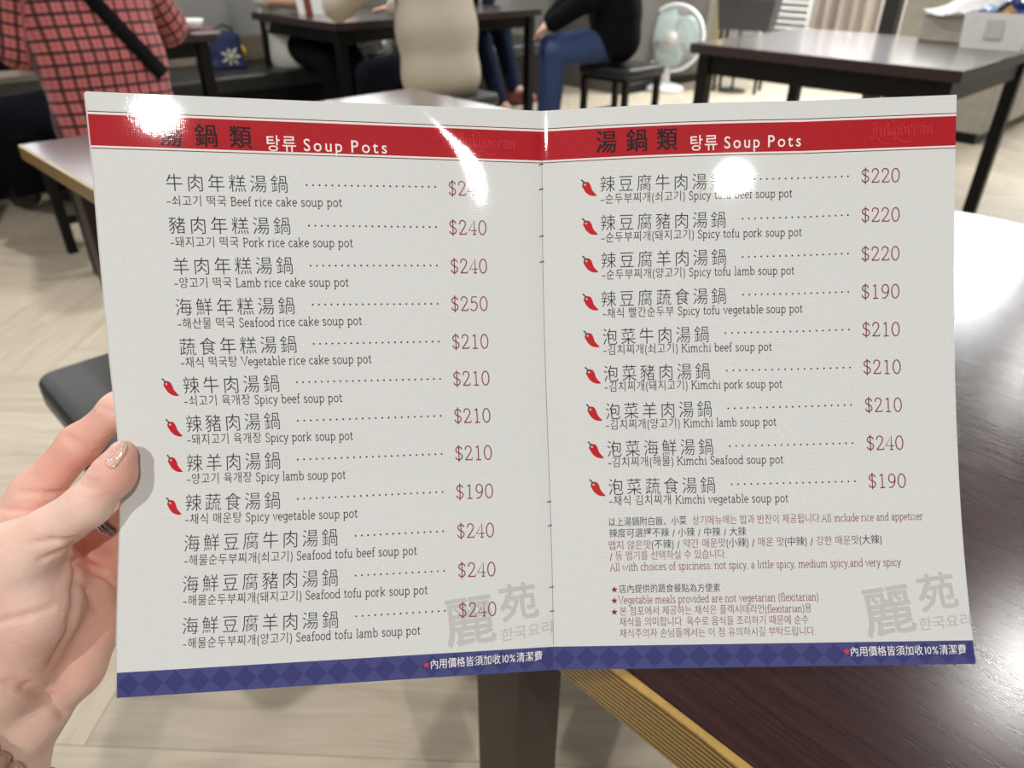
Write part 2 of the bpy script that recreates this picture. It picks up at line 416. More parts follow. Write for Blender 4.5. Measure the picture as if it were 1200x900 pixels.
T0 = table('dark glossy table with yellow wooden edge right behind the menu', .243, 1.35, -.75, .345, M['edge'], M['leg'])
T5 = table('shiny pale-looking table with yellow wooden edge left behind the menu', .366, 1.41, .80, 1.85, M['edge'], M['leg'], wood_top(.00004, .15), th=.03, inset=.06)
T4 = table('black-edged table with white box at upper right', 3.05, 4.10, .83, 1.95, M['edge_dark'], M['black'], M['top_smooth'], apron=.085)
T1 = table('dark table in front of the person in red plaid', .45, 1.70, 3.73, 4.62, M['edge_dark'], M['black'], M['top_smooth'])
MB().box(-.42, -.06, -.435, -.10, .632, .655, .004).build('under_shelf', simple('pale_shelf', (196, 186, 172), .4), T1)
T2 = table('dark table in front of the person in beige shirt', 2.37, 3.13, 3.73, 4.66, M['edge_dark'], M['black'], M['top_smooth'])
T3 = table('dark table beside the person in blue jeans and black top', 3.16, 3.98, 3.73, 4.66, M['edge_dark'], M['black'], M['top_smooth'])

def stool(label, s, w, size=.40, legc=None, rz=math.pi / 4, ztop=.45):
    t = thing('stool', label, 'stool', SW(s, w, 0), rz, 'black cushioned stools'); a = size / 2
    lg = legc or M['black']
    bm = bmesh.new(); bmesh.ops.create_cube(bm, size=1)
    for q in bm.verts: q.co = Vector((q.co.x * size, q.co.y * size, q.co.z * .06))
    ve = [e for e in bm.edges if abs(e.verts[0].co.z - e.verts[1].co.z) > .01]
    bmesh.ops.bevel(bm, geom=ve, offset=.035, segments=5, profile=.5, affect='EDGES')
    he = [e for e in bm.edges if abs(e.verts[0].co.z - e.verts[1].co.z) < .001 and len(e.link_faces) == 2 and e.calc_face_angle(0) > 1]
    bmesh.ops.bevel(bm, geom=he, offset=.014, segments=4, profile=.5, affect='EDGES')
    m = MB(); m.bm(bm); m.v = [(x, y, z + ztop - .03) for x, y, z in m.v]
    c = m.build('cushion', M['vinyl'], t); autosmooth(c, 50)
    pts = []
    for k in range(41):
        u = 2 * math.pi * k / 40; ex = 2 / 9.0
        pts.append((a * 1.0 * math.copysign(abs(math.cos(u)) ** ex, math.cos(u)), a * 1.0 * math.copysign(abs(math.sin(u)) ** ex, math.sin(u)), ztop - .013))
    MB().tube(pts, .0028, 6).build('piping', M['vinyl_seam'], c, True)
    MB().box(-a + .02, a - .02, -a + .02, a - .02, ztop - .085, ztop - .061, .002).build('seat_frame', lg, t)
    for sx in (-1, 1):
        for sy in (-1, 1):
            x, y = sx * (a - .04), sy * (a - .04)
            MB().box(x - .018, x + .018, y - .018, y + .018, 0, ztop - .085, .002).build('leg', lg, t)
    for sy in (-1, 1): MB().box(-a + .058, a - .058, sy * (a - .04) - .009, sy * (a - .04) + .009, .12, .15).build('stretcher', lg, t)
    return t
stool('black padded stool beside the hand holding the menu', .38, 1.205)
stool('black stool under the person in red plaid', .89, 3.18)
stool('black stool under the person in beige shirt', 2.60, 3.12, .42)
stool('black stool under the person in black top and jeans', 4.16, 3.16, .42)

# bench along the wall
bn = thing('wall_bench', 'long black upholstered bench against the grey wall', 'bench', SW(2.0, 4.60, 0), math.pi / 4)
for k in range(5):
    x0 = -2.6 + k * 1.1
    autosmooth(MB().box(x0 + .004, x0 + 1.096, -.27, .30, .36, .45, .02).build('bench_cushion', M['vinyl'], bn), 40)
MB().box(-2.6, 2.9, -.25, .30, .0, .358).build('bench_base', M['black'], bn)
MB().box(-2.6, 2.9, .285, .312, .452, .60, .003).build('back_rail', simple('taupe_rail', (140, 126, 112), .5), bn)
# ------------------------------------------------------------------ far right: counter, post, curtain, louvre, planter
def concrete():
    t = NT('concrete_veneer'); v = t.coord()
    n = t.noise(v, 2.2, 6, .6, .6); n2 = t.noise(v, 14, 4)
    c = t.ramp(t.m_('MULTIPLY_ADD', n2, .3, t.m_('MULTIPLY', n, .7)), [(.3, lin((150, 146, 136))), (.5, lin((176, 171, 158))), (.7, lin((194, 187, 170)))])
    t.set(color=c, rough=.5); return t.m
M['concrete'] = concrete()
M['white_gloss'] = simple('white_painted', (232, 232, 230), .35, .02)
M['white_plastic'] = simple('white_plastic', (228, 230, 228), .3, .02)
cn = thing('service_counter', 'concrete-look counter with dark plinth behind the upper right table', 'counter', SW(6.15, 1.67, 0), math.pi / 4)
MB().box(-.50, .90, -.35, .33, .07, 1.02, .004).build('body', M['concrete'], cn)
MB().box(-.48, .88, -.32, .31, 0, .07).build('plinth', M['black'], cn)
MB().box(-.52, .92, -.37, .345, 1.02, 1.05, .004).build('worktop', M['concrete'], cn)
MB().box(-.508, -.50, -.02, -.014, .09, 1.0).build('panel_joint', M['wall_dark'], cn)
po = MB().box(-.05, .05, -.05, .05, 0, 1.9, .004).build('post', simple('black_post', (38, 38, 40), .4)); po.location = SW(5.72, 2.10, 0); po.rotation_euler = (0, 0, math.pi / 4)
tag(po, 'square black upright post left of the concrete counter', 'post')
# curtain: folded sheet with thickness
def curtain(label, s, w0, w1, z0, z1, folds, mat, amp=.035):
    n = folds * 12; m = MB(); v = []; f = []
    for side in (0, 1):
        for i in range(n + 1):
            u = i / n; ww = w0 + (w1 - w0) * u; ds = amp * math.sin(u * folds * 2 * math.pi) + .012 * math.sin(u * folds * 4.3)
            for z in (z0, (z0 + z1) / 2, z1): v.append((s + ds * (1 + .15 * (z1 - z)) + side * .003, ww, z))
    N = (n + 1) * 3
    for sd in (0, 1):
        for i in range(n):
            for k in range(2):
                a = sd * N + i * 3 + k; f.append((a, a + 3, a + 4, a + 1))
    for i in range(n):
        for k in (0, 2): a = i * 3 + k; f.append((a, a + 3, a + 3 + N, a + N))
    for k in range(2):
        for i in (0, n): a = i * 3 + k; f.append((a, a + 1, a + 1 + N, a + N))
    o = m.add(v, f).build('curtain', mat, smooth=True); o.rotation_euler = (0, 0, math.pi / 4)
    return tag(o, label, 'curtain')
curtain('pale grey pleated curtain between black post and white louvre', 7.0, 2.67, 3.25, .05, 2.3, 5, simple('pale_curtain', (205, 198, 196), .8, .05, 8), .05)
lv = thing('louvre_panel', 'white louvred panel left of the pleated curtain', 'louvre', SW(7.0, 3.49, 0), math.pi / 4)
MB().box(-.03, .03, -.24, -.20, 0, 2.1, .003).build('frame_post', M['white_gloss'], lv); MB().box(-.03, .03, .20, .24, 0, 2.1, .003).build('frame_post', M['white_gloss'], lv)
MB().box(-.03, .03, -.20, .20, 2.04, 2.1).build('frame_rail', M['white_gloss'], lv); MB().box(-.03, .03, -.20, .20, 0, .08).build('frame_rail', M['white_gloss'], lv)
sl = MB().add([(-.035, -.20, -.012), (-.030, -.20, -.014), (.025, -.20, .022), (.020, -.20, .024), (-.035, .20, -.012), (-.030, .20, -.014), (.025, .20, .022), (.020, .20, .024)],
              [(0, 1, 2, 3), (7, 6, 5, 4), (0, 4, 5, 1), (1, 5, 6, 2), (2, 6, 7, 3), (3, 7, 4, 0)]).mesh('slat'); sl.materials.append(M['white_gloss'])
for k in range(36):
    o = obj('slat', sl, None, lv); o.location = (0, 0, .11 + k * .0535)
MB().box(.022, .03, -.20, .20, .08, 2.04).build('backing', M['white_gloss'], lv)
# planter box on a stand with plant, pale door edge
pb = thing('planter_box', 'dark grey tapered planter box behind the upper right table', 'planter', SW(6.35, 3.52, 0), math.pi / 4 + .3)
def taper(x0, x1, y0, y1, z0, z1, k):
    return [(x0 + k, y0 + k, z0), (x1 - k, y0 + k, z0), (x1 - k, y1 - k, z0), (x0 + k, y1 - k, z0), (x0, y0, z1), (x1, y0, z1), (x1, y1, z1), (x0, y1, z1)]
FQ = [(0, 3, 2, 1), (0, 1, 5, 4), (1, 2, 6, 5), (2, 3, 7, 6), (3, 0, 4, 7)]
mp_ = MB().add(taper(-.16, .16, -.24, .24, .50, .74, .03), FQ)
mp_.add(taper(-.145, .145, -.225, .225, .66, .741, .004), [tuple(reversed(q)) for q in FQ]); n0 = len(mp_.v) - 16
mp_.f += [(n0 + 4, n0 + 5, n0 + 13, n0 + 12), (n0 + 5, n0 + 6, n0 + 14, n0 + 13), (n0 + 6, n0 + 7, n0 + 15, n0 + 14), (n0 + 7, n0 + 4, n0 + 12, n0 + 15)]
M['planter'] = simple('dark_grey_planter', (62, 62, 64), .45, .08)
mp_.build('box', M['planter'], pb)
for sx in (-1, 1):
    for sy in (-1, 1): MB().box(sx * .11 - .012, sx * .11 + .012, sy * .18 - .012, sy * .18 + .012, 0, .5).build('leg', M['black'], pb)
lf = simple('leaf_green', (62, 98, 40), .5, .3, 12)
random.seed(4)
pl = thing('leafy_plant', 'small green leafy plant growing in the planter box', 'plant', SW(6.35, 3.52, .66), math.pi / 4 + .3)
MB().box(-.125, .125, -.205, .205, -.0, .03).build('soil', simple('soil', (48, 38, 30), .9), pl)
def leaf_mesh():
    m = MB(); v = []; f = []
    for i in range(6):
        u = i / 5; wd_ = .030 * math.sin(math.pi * min(1, u * .95 + .05)); zz = .10 * u; dr = .05 * u * u
        v += [(-wd_, dr, zz - .006), (0, dr + .005, zz), (wd_, dr, zz - .006)]
        if i:
            a = i * 3; f += [(a - 3, a - 2, a + 1, a), (a - 2, a - 1, a + 2, a + 1)]
    return m.add(v, f).mesh('leaf', True)
lme = leaf_mesh(); lme.materials.append(lf)
for k in range(46):
    o = obj('leaf', lme, None, pl); y = random.uniform(-.02, .19); o.location = (random.uniform(-.10, .10), y, random.uniform(.03, .16))
    o.rotation_euler = (random.uniform(-.9, .9), random.uniform(-.9, .9), random.uniform(0, 6.3)); sc = random.uniform(.9, 1.7); o.scale = (sc, sc, sc)
dp = MB().box(-.02, .02, -.05, .05, 0, 2.05, .003).build('door_post', simple('cream_post', (222, 208, 166), .5)); dp.location = SW(6.72, 4.02, 0); dp.rotation_euler = (0, 0, math.pi / 4)
tag(dp, 'narrow cream wooden post at the corner of the taupe partition', 'post')
# sign stand
p0 = at_z(857, 107, 0)
ss = thing('sign_stand', 'thin black pole stand on a round base behind the table legs', 'stand', p0, .2)
MB().lathe([(0, 0), (.118, 0), (.120, .006), (.112, .016), (.02, .024), (0, .024)], n=40).build('base', simple('dark_grey_metal', (58, 60, 60), .4), ss, True)
MB().tube([(0, 0, .02), (0, 0, 1.25)], .011, 12).build('pole', M['black'], ss, True)
MB().box(-.15, .15, -.012, .012, 1.25, 1.65, .004).build('sign_holder', M['black'], ss)

# ------------------------------------------------------------------ standing fan
fb = at_z(778, 106, 0)
tofan = fb[:2] / np.linalg.norm(fb[:2])
fan = thing('standing_fan', 'white standing fan with pale teal blades by the taupe wall', 'fan', fb, 0)
M['teal'] = (lambda t: t.set(color=lin((186, 214, 214)), rough=.25, trans=.15, ior=1.3).m)(NT('pale_teal_plastic'))
MB().lathe([(0, 0), (.165, 0), (.172, .012), (.165, .035), (.13, .050), (.05, .062), (.036, .085), (0, .085)], n=48).build('base', M['white_plastic'], fan, True)
MB().lathe([(.0, .06), (.040, .06), (.033, .14), (.027, .22), (.027, .32), (0, .32)], n=24).build('column', M['white_plastic'], fan, True)
HC = np.array([.03, -.03, .43])                # head centre
yaw = math.radians(208); hd = np.array([math.sin(yaw) * 1.0, math.cos(yaw), .10]); hd /= np.linalg.norm(hd)   # faces towards the viewer, a little left
MB().tube([(0, 0, .31), HC - hd * .10 + np.array([0, 0, -.03]), HC - hd * .07], [.026, .03, .035], 14).build('neck', M['white_plastic'], fan, True)
MB().lathe([(0, -.13), (.03, -.128), (.052, -.10), (.06, -.06), (.058, -.012), (0, -.012)], HC, hd, 28).build('motor_housing', M['white_plastic'], fan, True)
RG = .258
def guard(name, front):
    m = MB(); sgn = 1 if front else -1; dep = .075 if front else .06
    side = np.cross(hd, (0, 0, 1)); side /= np.linalg.norm(side); vu = np.cross(side, hd)
    n = 56
    for i in range(n):
        t = 2 * math.pi * i / n; rad = math.cos(t) * side + math.sin(t) * vu
        pts = [HC + rad * (RG * q) + hd * sgn * dep * (1 - q ** 3) for q in (.22, .45, .7, .88, 1.0)]
        m.tube(pts, .0022, 4, False)
    for q in (.22, .62): m.ring(HC + hd * sgn * dep * (1 - q ** 3), hd, RG * q, .002, 40, 5)
    return m.build(name, M['white_plastic'], fan, True)
guard('front_guard', True); guard('rear_guard', False)
MB().ring(HC, hd, RG, .016, 64, 8).build('guard_rim', M['white_plastic'], fan, True)
MB().lathe([(0, .088), (.03, .087), (.045, .080), (.05, .070), (.05, .062), (0, .062)], HC, hd, 28).build('badge', simple('pearl_cap', (226, 214, 214), .3), fan, True)
MB().lathe([(0, .055), (.028, .05), (.034, .0), (.034, -.01), (0, -.01)], HC, hd, 24).build('hub', M['teal'], fan, True)
side = np.cross(hd, (0, 0, 1)); side /= np.linalg.norm(side); vu = np.cross(side, hd)
for k in range(3):
    v = []; f = []; a0 = 2 * math.pi * k / 3 + .5; nr, na = 8, 9
    for sd in (0, 1):
        for i in range(nr):
            r = .032 + (.228 - .032) * i / (nr - 1); sp = 1.85 * (.55 + .45 * math.sin(math.pi * min(1, (i + 1) / nr * .9)))
            for j in range(na):
                q = j / (na - 1); t = a0 + .35 * (i / nr) + sp * (q - .5); p = HC + r * (math.cos(t) * side + math.sin(t) * vu) + hd * (.028 - .05 * q - .003 * sd + .012 * math.sin(math.pi * q))
                v.append(p)
    N = nr * na
    for sd in (0, 1):
        for i in range(nr - 1):
            for j in range(na - 1): a = sd * N + i * na + j; f.append((a, a + 1, a + na + 1, a + na))
    for i in range(nr - 1):
        for j in (0, na - 1): a = i * na + j; f.append((a, a + na, a + na + N, a + N))
    for j in range(na - 1):
        for i in (0, nr - 1): a = i * na + j; f.append((a, a + 1, a + 1 + N, a + N))
    MB().add(v, f).build('blade', M['teal'], fan, True)

# ------------------------------------------------------------------ things on the upper right table
def onT(x, y): return at_z(x, y, .751)
bc = SW(3.86, .97, .751)
bx = thing('napkin_box', 'white plastic box on the upper right table', 'box', bc, math.pi / 4 + .12)
M['cream_plastic'] = simple('cream_plastic', (240, 239, 232), .35, .02)
w_, d_, h_ = .125, .085, .14
m = MB().add(taper(-d_, d_, -w_, w_, 0, h_, .012), FQ); m.add(taper(-d_ + .006, d_ - .006, -w_ + .006, w_ - .006, .05, h_, .008), [tuple(reversed(q)) for q in FQ]); n0 = 0
m.f += [(4, 5, 13, 12), (5, 6, 14, 13), (6, 7, 15, 14), (7, 4, 12, 15)]
m.build('tub', M['cream_plastic'], bx)
MB().box(-d_ - .0005, -d_ + .006, -.03, .035, .045, .115, .0003).build('sticker', simple('white_sticker', (205, 203, 202), .5), bx).rotation_euler = (0, .0, 0)
# blue snack packets in the box
random.seed(9)
bl = [simple('blue_wrapper', (28, 62, 132), .3, .4, 60), simple('orange_wrapper', (196, 148, 96), .35, .3, 60), simple('pale_blue_wrapper', (150, 184, 214), .3, .3, 60)]
def packet(mat, loc, rot, lab):
    v = []; f = []; n, mm = 9, 7
    for sd in (1, -1):
        for i in range(n):
            for j in range(mm):
                u, q = i / (n - 1) * 2 - 1, j / (mm - 1) * 2 - 1
                z = .014 * max(0, (1 - abs(u) ** 3)) * max(0, (1 - q * q)) * sd + .0035 * random.uniform(-1, 1)
                v.append((u * .055, q * .034, z))
    N = n * mm
    for sd in (0, 1):
        for i in range(n - 1):
            for j in range(mm - 1): a = sd * N + i * mm + j; f.append((a, a + 1, a + mm + 1, a + mm))
    o = MB().add(v, f).build('snack_packet', mat, smooth=False); o.location = loc; o.rotation_euler = rot
    return tag(o, lab, 'packet', 'packets in the white box')
RB = Matrix.Rotation(math.pi / 4 + .12, 3, 'Z')
for k in range(7):
    l = RB @ Vector((random.uniform(-.045, .045), -.075 + .025 * k, h_ + random.uniform(-.012, .022)))
    packet(bl[(0, 0, 1, 0, 2, 0, 0)[k]], (bc[0] + l.x, bc[1] + l.y, bc[2] + l.z), (random.uniform(-.8, .8), random.uniform(-.6, .6), random.uniform(0, 3)),
           ['glossy blue snack packet heaped in the white box', 'orange snack packet among blue ones in the white box', 'pale blue snack packet among dark ones in the white box'][(0, 0, 1, 0, 2, 0, 0)[k]])
paper = simple('white_paper', (240, 240, 240), .7, .01)
def sheet(name, label, cat, c, a, b, rz, curl=.03, tilt=0.0):
    v = []; f = []; n, mm = 12, 6
    for sd in (0, 1):
        for i in range(n):
            for j in range(mm):
                u, q = i / (n - 1) - .5, j / (mm - 1) - .5
                v.append((u * a, q * b, curl * (2 * u) ** 2 + .012 * math.sin(q * 5 + u * 3) + tilt * u - .002 * sd))
    N = n * mm
    for sd in (0, 1):
        for i in range(n - 1):
            for j in range(mm - 1): x = sd * N + i * mm + j; f.append((x, x + 1, x + mm + 1, x + mm))
    o = MB().add(v, f).build(name, paper, smooth=True); o.location = c; o.rotation_euler = (0, 0, rz); return tag(o, label, cat)
nb = SW(4.02, 1.20, .751)
hb = thing('tissue_holder', 'low grey-brown holder left of the white box', 'box', nb, math.pi / 4)
MB().box(-.07, .07, -.11, .11, 0, .10, .006).build('body', M['concrete'], hb); MB().box(-.072, .072, -.112, .112, .10, .112, .004).build('lid', M['concrete'], hb)
sheet('paper_sheet', 'white crumpled paper lying left of the white box', 'paper', nb + np.array([0, 0, .125]), .24, .17, .55, .02, .05)
sheet('paper_sheet', 'white folded paper standing behind the white box', 'paper', SW(4.06, 1.02, .93), .20, .15, 1.1, .03, .10)

# ------------------------------------------------------------------ things on the dining row
cw = at_z(224, 33, .757)
o = MB().lathe([(0, 0), (.03, 0), (.034, .004), (.05, .02), (.058, .042), (.055, .042), (.046, .02), (.03, .008), (0, .008)], n=32).build('rice_bowl', M['white_gloss'], smooth=True); o.location = at_z(225, 34, .764)
tag(o, 'small white bowl beside the elbow of the person in plaid', 'bowl')
o = MB().box(-.08, .08, -.06, .06, 0, .012, .003).build('menu_folder', simple('dark_red_cover', (104, 40, 44), .35)); o.location = at_z(226, 37, .751); o.rotation_euler = (0, 0, .78)
tag(o, 'flat dark red folder under the white bowl', 'folder')
o = MB().box(-.06, .06, -.032, .032, 0, .010, .003).build('phone', simple('grey_glass', (150, 146, 144), .12)); o.location = at_z(241, 40, .751); o.rotation_euler = (0, 0, .78)
tag(o, 'grey phone at the corner of the table with the white bowl', 'phone')
# takeaway box with brown band
tb = thing('takeaway_box', 'white paper box with a brown vertical band on the middle table', 'box', at_z(366, 17, .751) + np.array([0, .06, 0]), .12)
MB().add([(-.085, -.06, 0), (.085, -.06, 0), (.085, .06, 0), (-.085, .06, 0), (-.105, -.075, .24), (.105, -.075, .24), (.105, .075, .24), (-.105, .075, .24)],
         [(0, 3, 2, 1), (0, 1, 5, 4), (1, 2, 6, 5), (2, 3, 7, 6), (3, 0, 4, 7), (4, 5, 6, 7)]).build('carton', paper, tb)
MB().add([(-.045, -.0612, 0), (-.002, -.0612, 0), (-.022, -.0765, .24), (-.062, -.0765, .24), (-.045, -.058, 0), (-.002, -.058, 0), (-.022, -.073, .24), (-.062, -.073, .24)],
         [(0, 1, 2, 3), (7, 6, 5, 4), (0, 4, 5, 1), (1, 5, 6, 2), (2, 6, 7, 3), (3, 7, 4, 0)]).build('band', simple('brown_band', (122, 62, 34), .5), tb)
def crumple(name, label, cat, c, r, mat, seed=1, flat=.6, n=3, amp=.35):
    random.seed(seed); bm = bmesh.new(); bmesh.ops.create_icosphere(bm, subdivisions=n, radius=1)
    for q in bm.verts:
        k = 1 + random.uniform(-amp, amp) * .5; q.co = Vector((q.co.x * r[0] * k, q.co.y * r[1] * k, (q.co.z * k + 1) * r[2]))
    o = MB().bm(bm).build(name, mat); o.location = c; return tag(o, label, cat)
crumple('foil_wrap', 'crumpled silver foil beside the white box with brown band', 'foil', at_z(399, 11, .752), (.05, .035, .03), simple('silver_foil', (210, 210, 205), .25, .05, metal=1.0), 2)
crumple('plastic_bag', 'white crumpled plastic bag on the bench behind the middle table', 'bag', SW(3.13, 4.46, .452), (.11, .10, .075), simple('white_bag', (238, 243, 250), .4, .05), 5, n=3)
crumple('paper_bundle', 'white crumpled napkins hanging beside the dark jeans', 'napkins', SW(4.06, 4.5, .452), (.06, .06, .09), paper, 7)
# navy tote bag with pale flower print
tg = thing('tote_bag', 'navy tote bag with pale flower print on the bench', 'bag', SW(2.17, 4.66, .452), math.pi / 4 - .25); tg.scale = (.74, .74, .74)
S_ = SDF(.03); S_.ell((0, 0, .13), (.13, .055, .15)); S_.cone((-.10, 0, .02), (.10, 0, .02), .05, .05); S_.cone((-.09, 0, .23), (.09, 0, .23), .035, .035)
obj('bag_body', S_.mesh('bag_body', .010), simple('navy_canvas', (34, 46, 84), .75, .15, 40, bump=.3, bscale=500), tg)
MB().tube([(-.07, -.02, .25), (-.06, -.03, .30), (0, -.03, .325), (.06, -.03, .30), (.07, -.02, .25)], .008, 8).build('handle', simple('navy_strap', (20, 24, 44), .7), tg, True)
fm = simple('pale_petal_print', (214, 214, 190), .7)
for k in range(7):
    t = k / 7 * 2 * math.pi; cx, cz = .02, .09
    pts = [(cx + .012 * math.cos(t), -.060, cz + .012 * math.sin(t)), (cx + .055 * math.cos(t - .2), -.057, cz + .055 * math.sin(t - .2)), (cx + .085 * math.cos(t), -.050, cz + .085 * math.sin(t)), (cx + .055 * math.cos(t + .2), -.057, cz + .055 * math.sin(t + .2))]
    pts = [(x, y, max(.015, z)) for x, y, z in pts]
    MB().add(pts + [(x, y + .02, z) for x, y, z in pts], [(0, 1, 2, 3), (4, 7, 6, 5), (0, 4, 5, 1), (1, 5, 6, 2), (2, 6, 7, 3), (3, 7, 4, 0)]).build('petal_print', fm, tg)
MB().lathe([(0, .006), (.018, .005), (.022, 0), (.022, -.02), (0, -.02)], (.02, -.062, .09), (0, -1, 0), 16).build('flower_heart', simple('pale_yellow', (196, 192, 150), .7), tg, True)
MB().tube([(.12, -.03, .17), (.135, -.04, .14), (.14, -.04, .10)], [.004, .012, .016], 8).build('charm', simple('yellow_charm', (212, 168, 40), .5), tg, True)
# cream cloth bag on the floor side of the plaid person
cb = SDF(.03); p = SW(1.42, 2.98, 0)
cb.chain([(p + [-.10, -.02, .075], .07), (p + [.10, .02, .075], .07)]); cb.chain([(p + [-.09, -.02, .30], .045), (p + [.09, .02, .30], .045)]); cb.cone(p + [0, 0, .1], p + [0, 0, .30], .09, .06)
cb.cone(p + [-.08, -.01, .32], p + [.06, .02, .43], .03, .02)
o = obj('cloth_bag', cb.mesh('cloth_bag', .012), simple('cream_canvas', (214, 200, 164), .8, .08, 30)); tag(o, 'cream cloth bag on the floor beside the person in red plaid', 'bag')
# ------------------------------------------------------------------ people
M['skin'] = (lambda t: t.set(color=t.mix(t.noise(t.coord(), 25, 4), lin((206, 158, 134)), lin((228, 184, 162))), rough=.5, sss=.15, sss_scale=.02).m)(NT('skin'))
M['hair'] = simple('black_hair', (26, 22, 20), .45, .3, 60, bump=.6, bscale=300)
M['jeans'] = simple('blue_denim', (40, 60, 100), .8, .25, 14, bump=.3, bscale=900)
M['jeans_dark'] = simple('dark_denim', (24, 34, 54), .9, .25, 14, spec=.15)
M['black_cloth'] = simple('black_cloth', (12, 13, 15), .9, .2, 12, spec=.1)
M['navy_cloth'] = simple('navy_cloth', (13, 15, 27), .9, .2, 12, spec=.1)
M['beige_shirt'] = simple('beige_shirt', (170, 162, 144), .8, .08, 9, bump=.5, bscale=14)
M['grey_shirt'] = simple('pale_grey_shirt', (196, 192, 184), .8, .08, 9, bump=.5, bscale=14)
M['shoe_dark'] = simple('dark_shoe', (24, 22, 24), .5)
M['shoe_red'] = simple('reddish_shoe', (150, 84, 80), .6)
def plaid_mat():
    t = NT('red_plaid_cotton'); a = t.n('ShaderNodeAttribute', attribute_name='weave'); sx = t.n('ShaderNodeSeparateXYZ'); t.l(a.outputs['Vector'], sx.inputs[0])
    p = .040
    fx = t.m_('FRACT', t.m_('ADD', t.m_('DIVIDE', sx.outputs[0], p), 50.0)); fz = t.m_('FRACT', t.m_('ADD', t.m_('DIVIDE', sx.outputs[1], p), 50.0))
    def near(f, c, h): return t.m_('SUBTRACT', 1.0, t.m_('MULTIPLY', t.m_('MAXIMUM', t.m_('SUBTRACT', t.m_('ABSOLUTE', t.m_('SUBTRACT', f, c)), h), 0.0), 14.0), clamp=True)
    bx, bz = near(fx, .5, .09), near(fz, .5, .10)                       # black lines
    wx, wz = near(t.m_('ABSOLUTE', t.m_('SUBTRACT', fx, .5)), .30, .09), near(t.m_('ABSOLUTE', t.m_('SUBTRACT', fz, .5)), .30, .09)
    red, pale, blk = lin((186, 34, 42)), lin((168, 128, 124)), lin((20, 16, 18))
    c = t.mix(t.m_('MULTIPLY', wx, .55), red, pale); c = t.mix(t.m_('MULTIPLY', wz, .35), c, pale)
    c = t.mix(t.m_('MULTIPLY', bx, .82), c, blk); c = t.mix(t.m_('MULTIPLY', bz, .92), c, blk)
    t.set(color=c, rough=.85, sheen=.1); t.bump(t.noise(t.coord(), 9, 3), .35, .02); return t.m
M['plaid'] = plaid_mat()

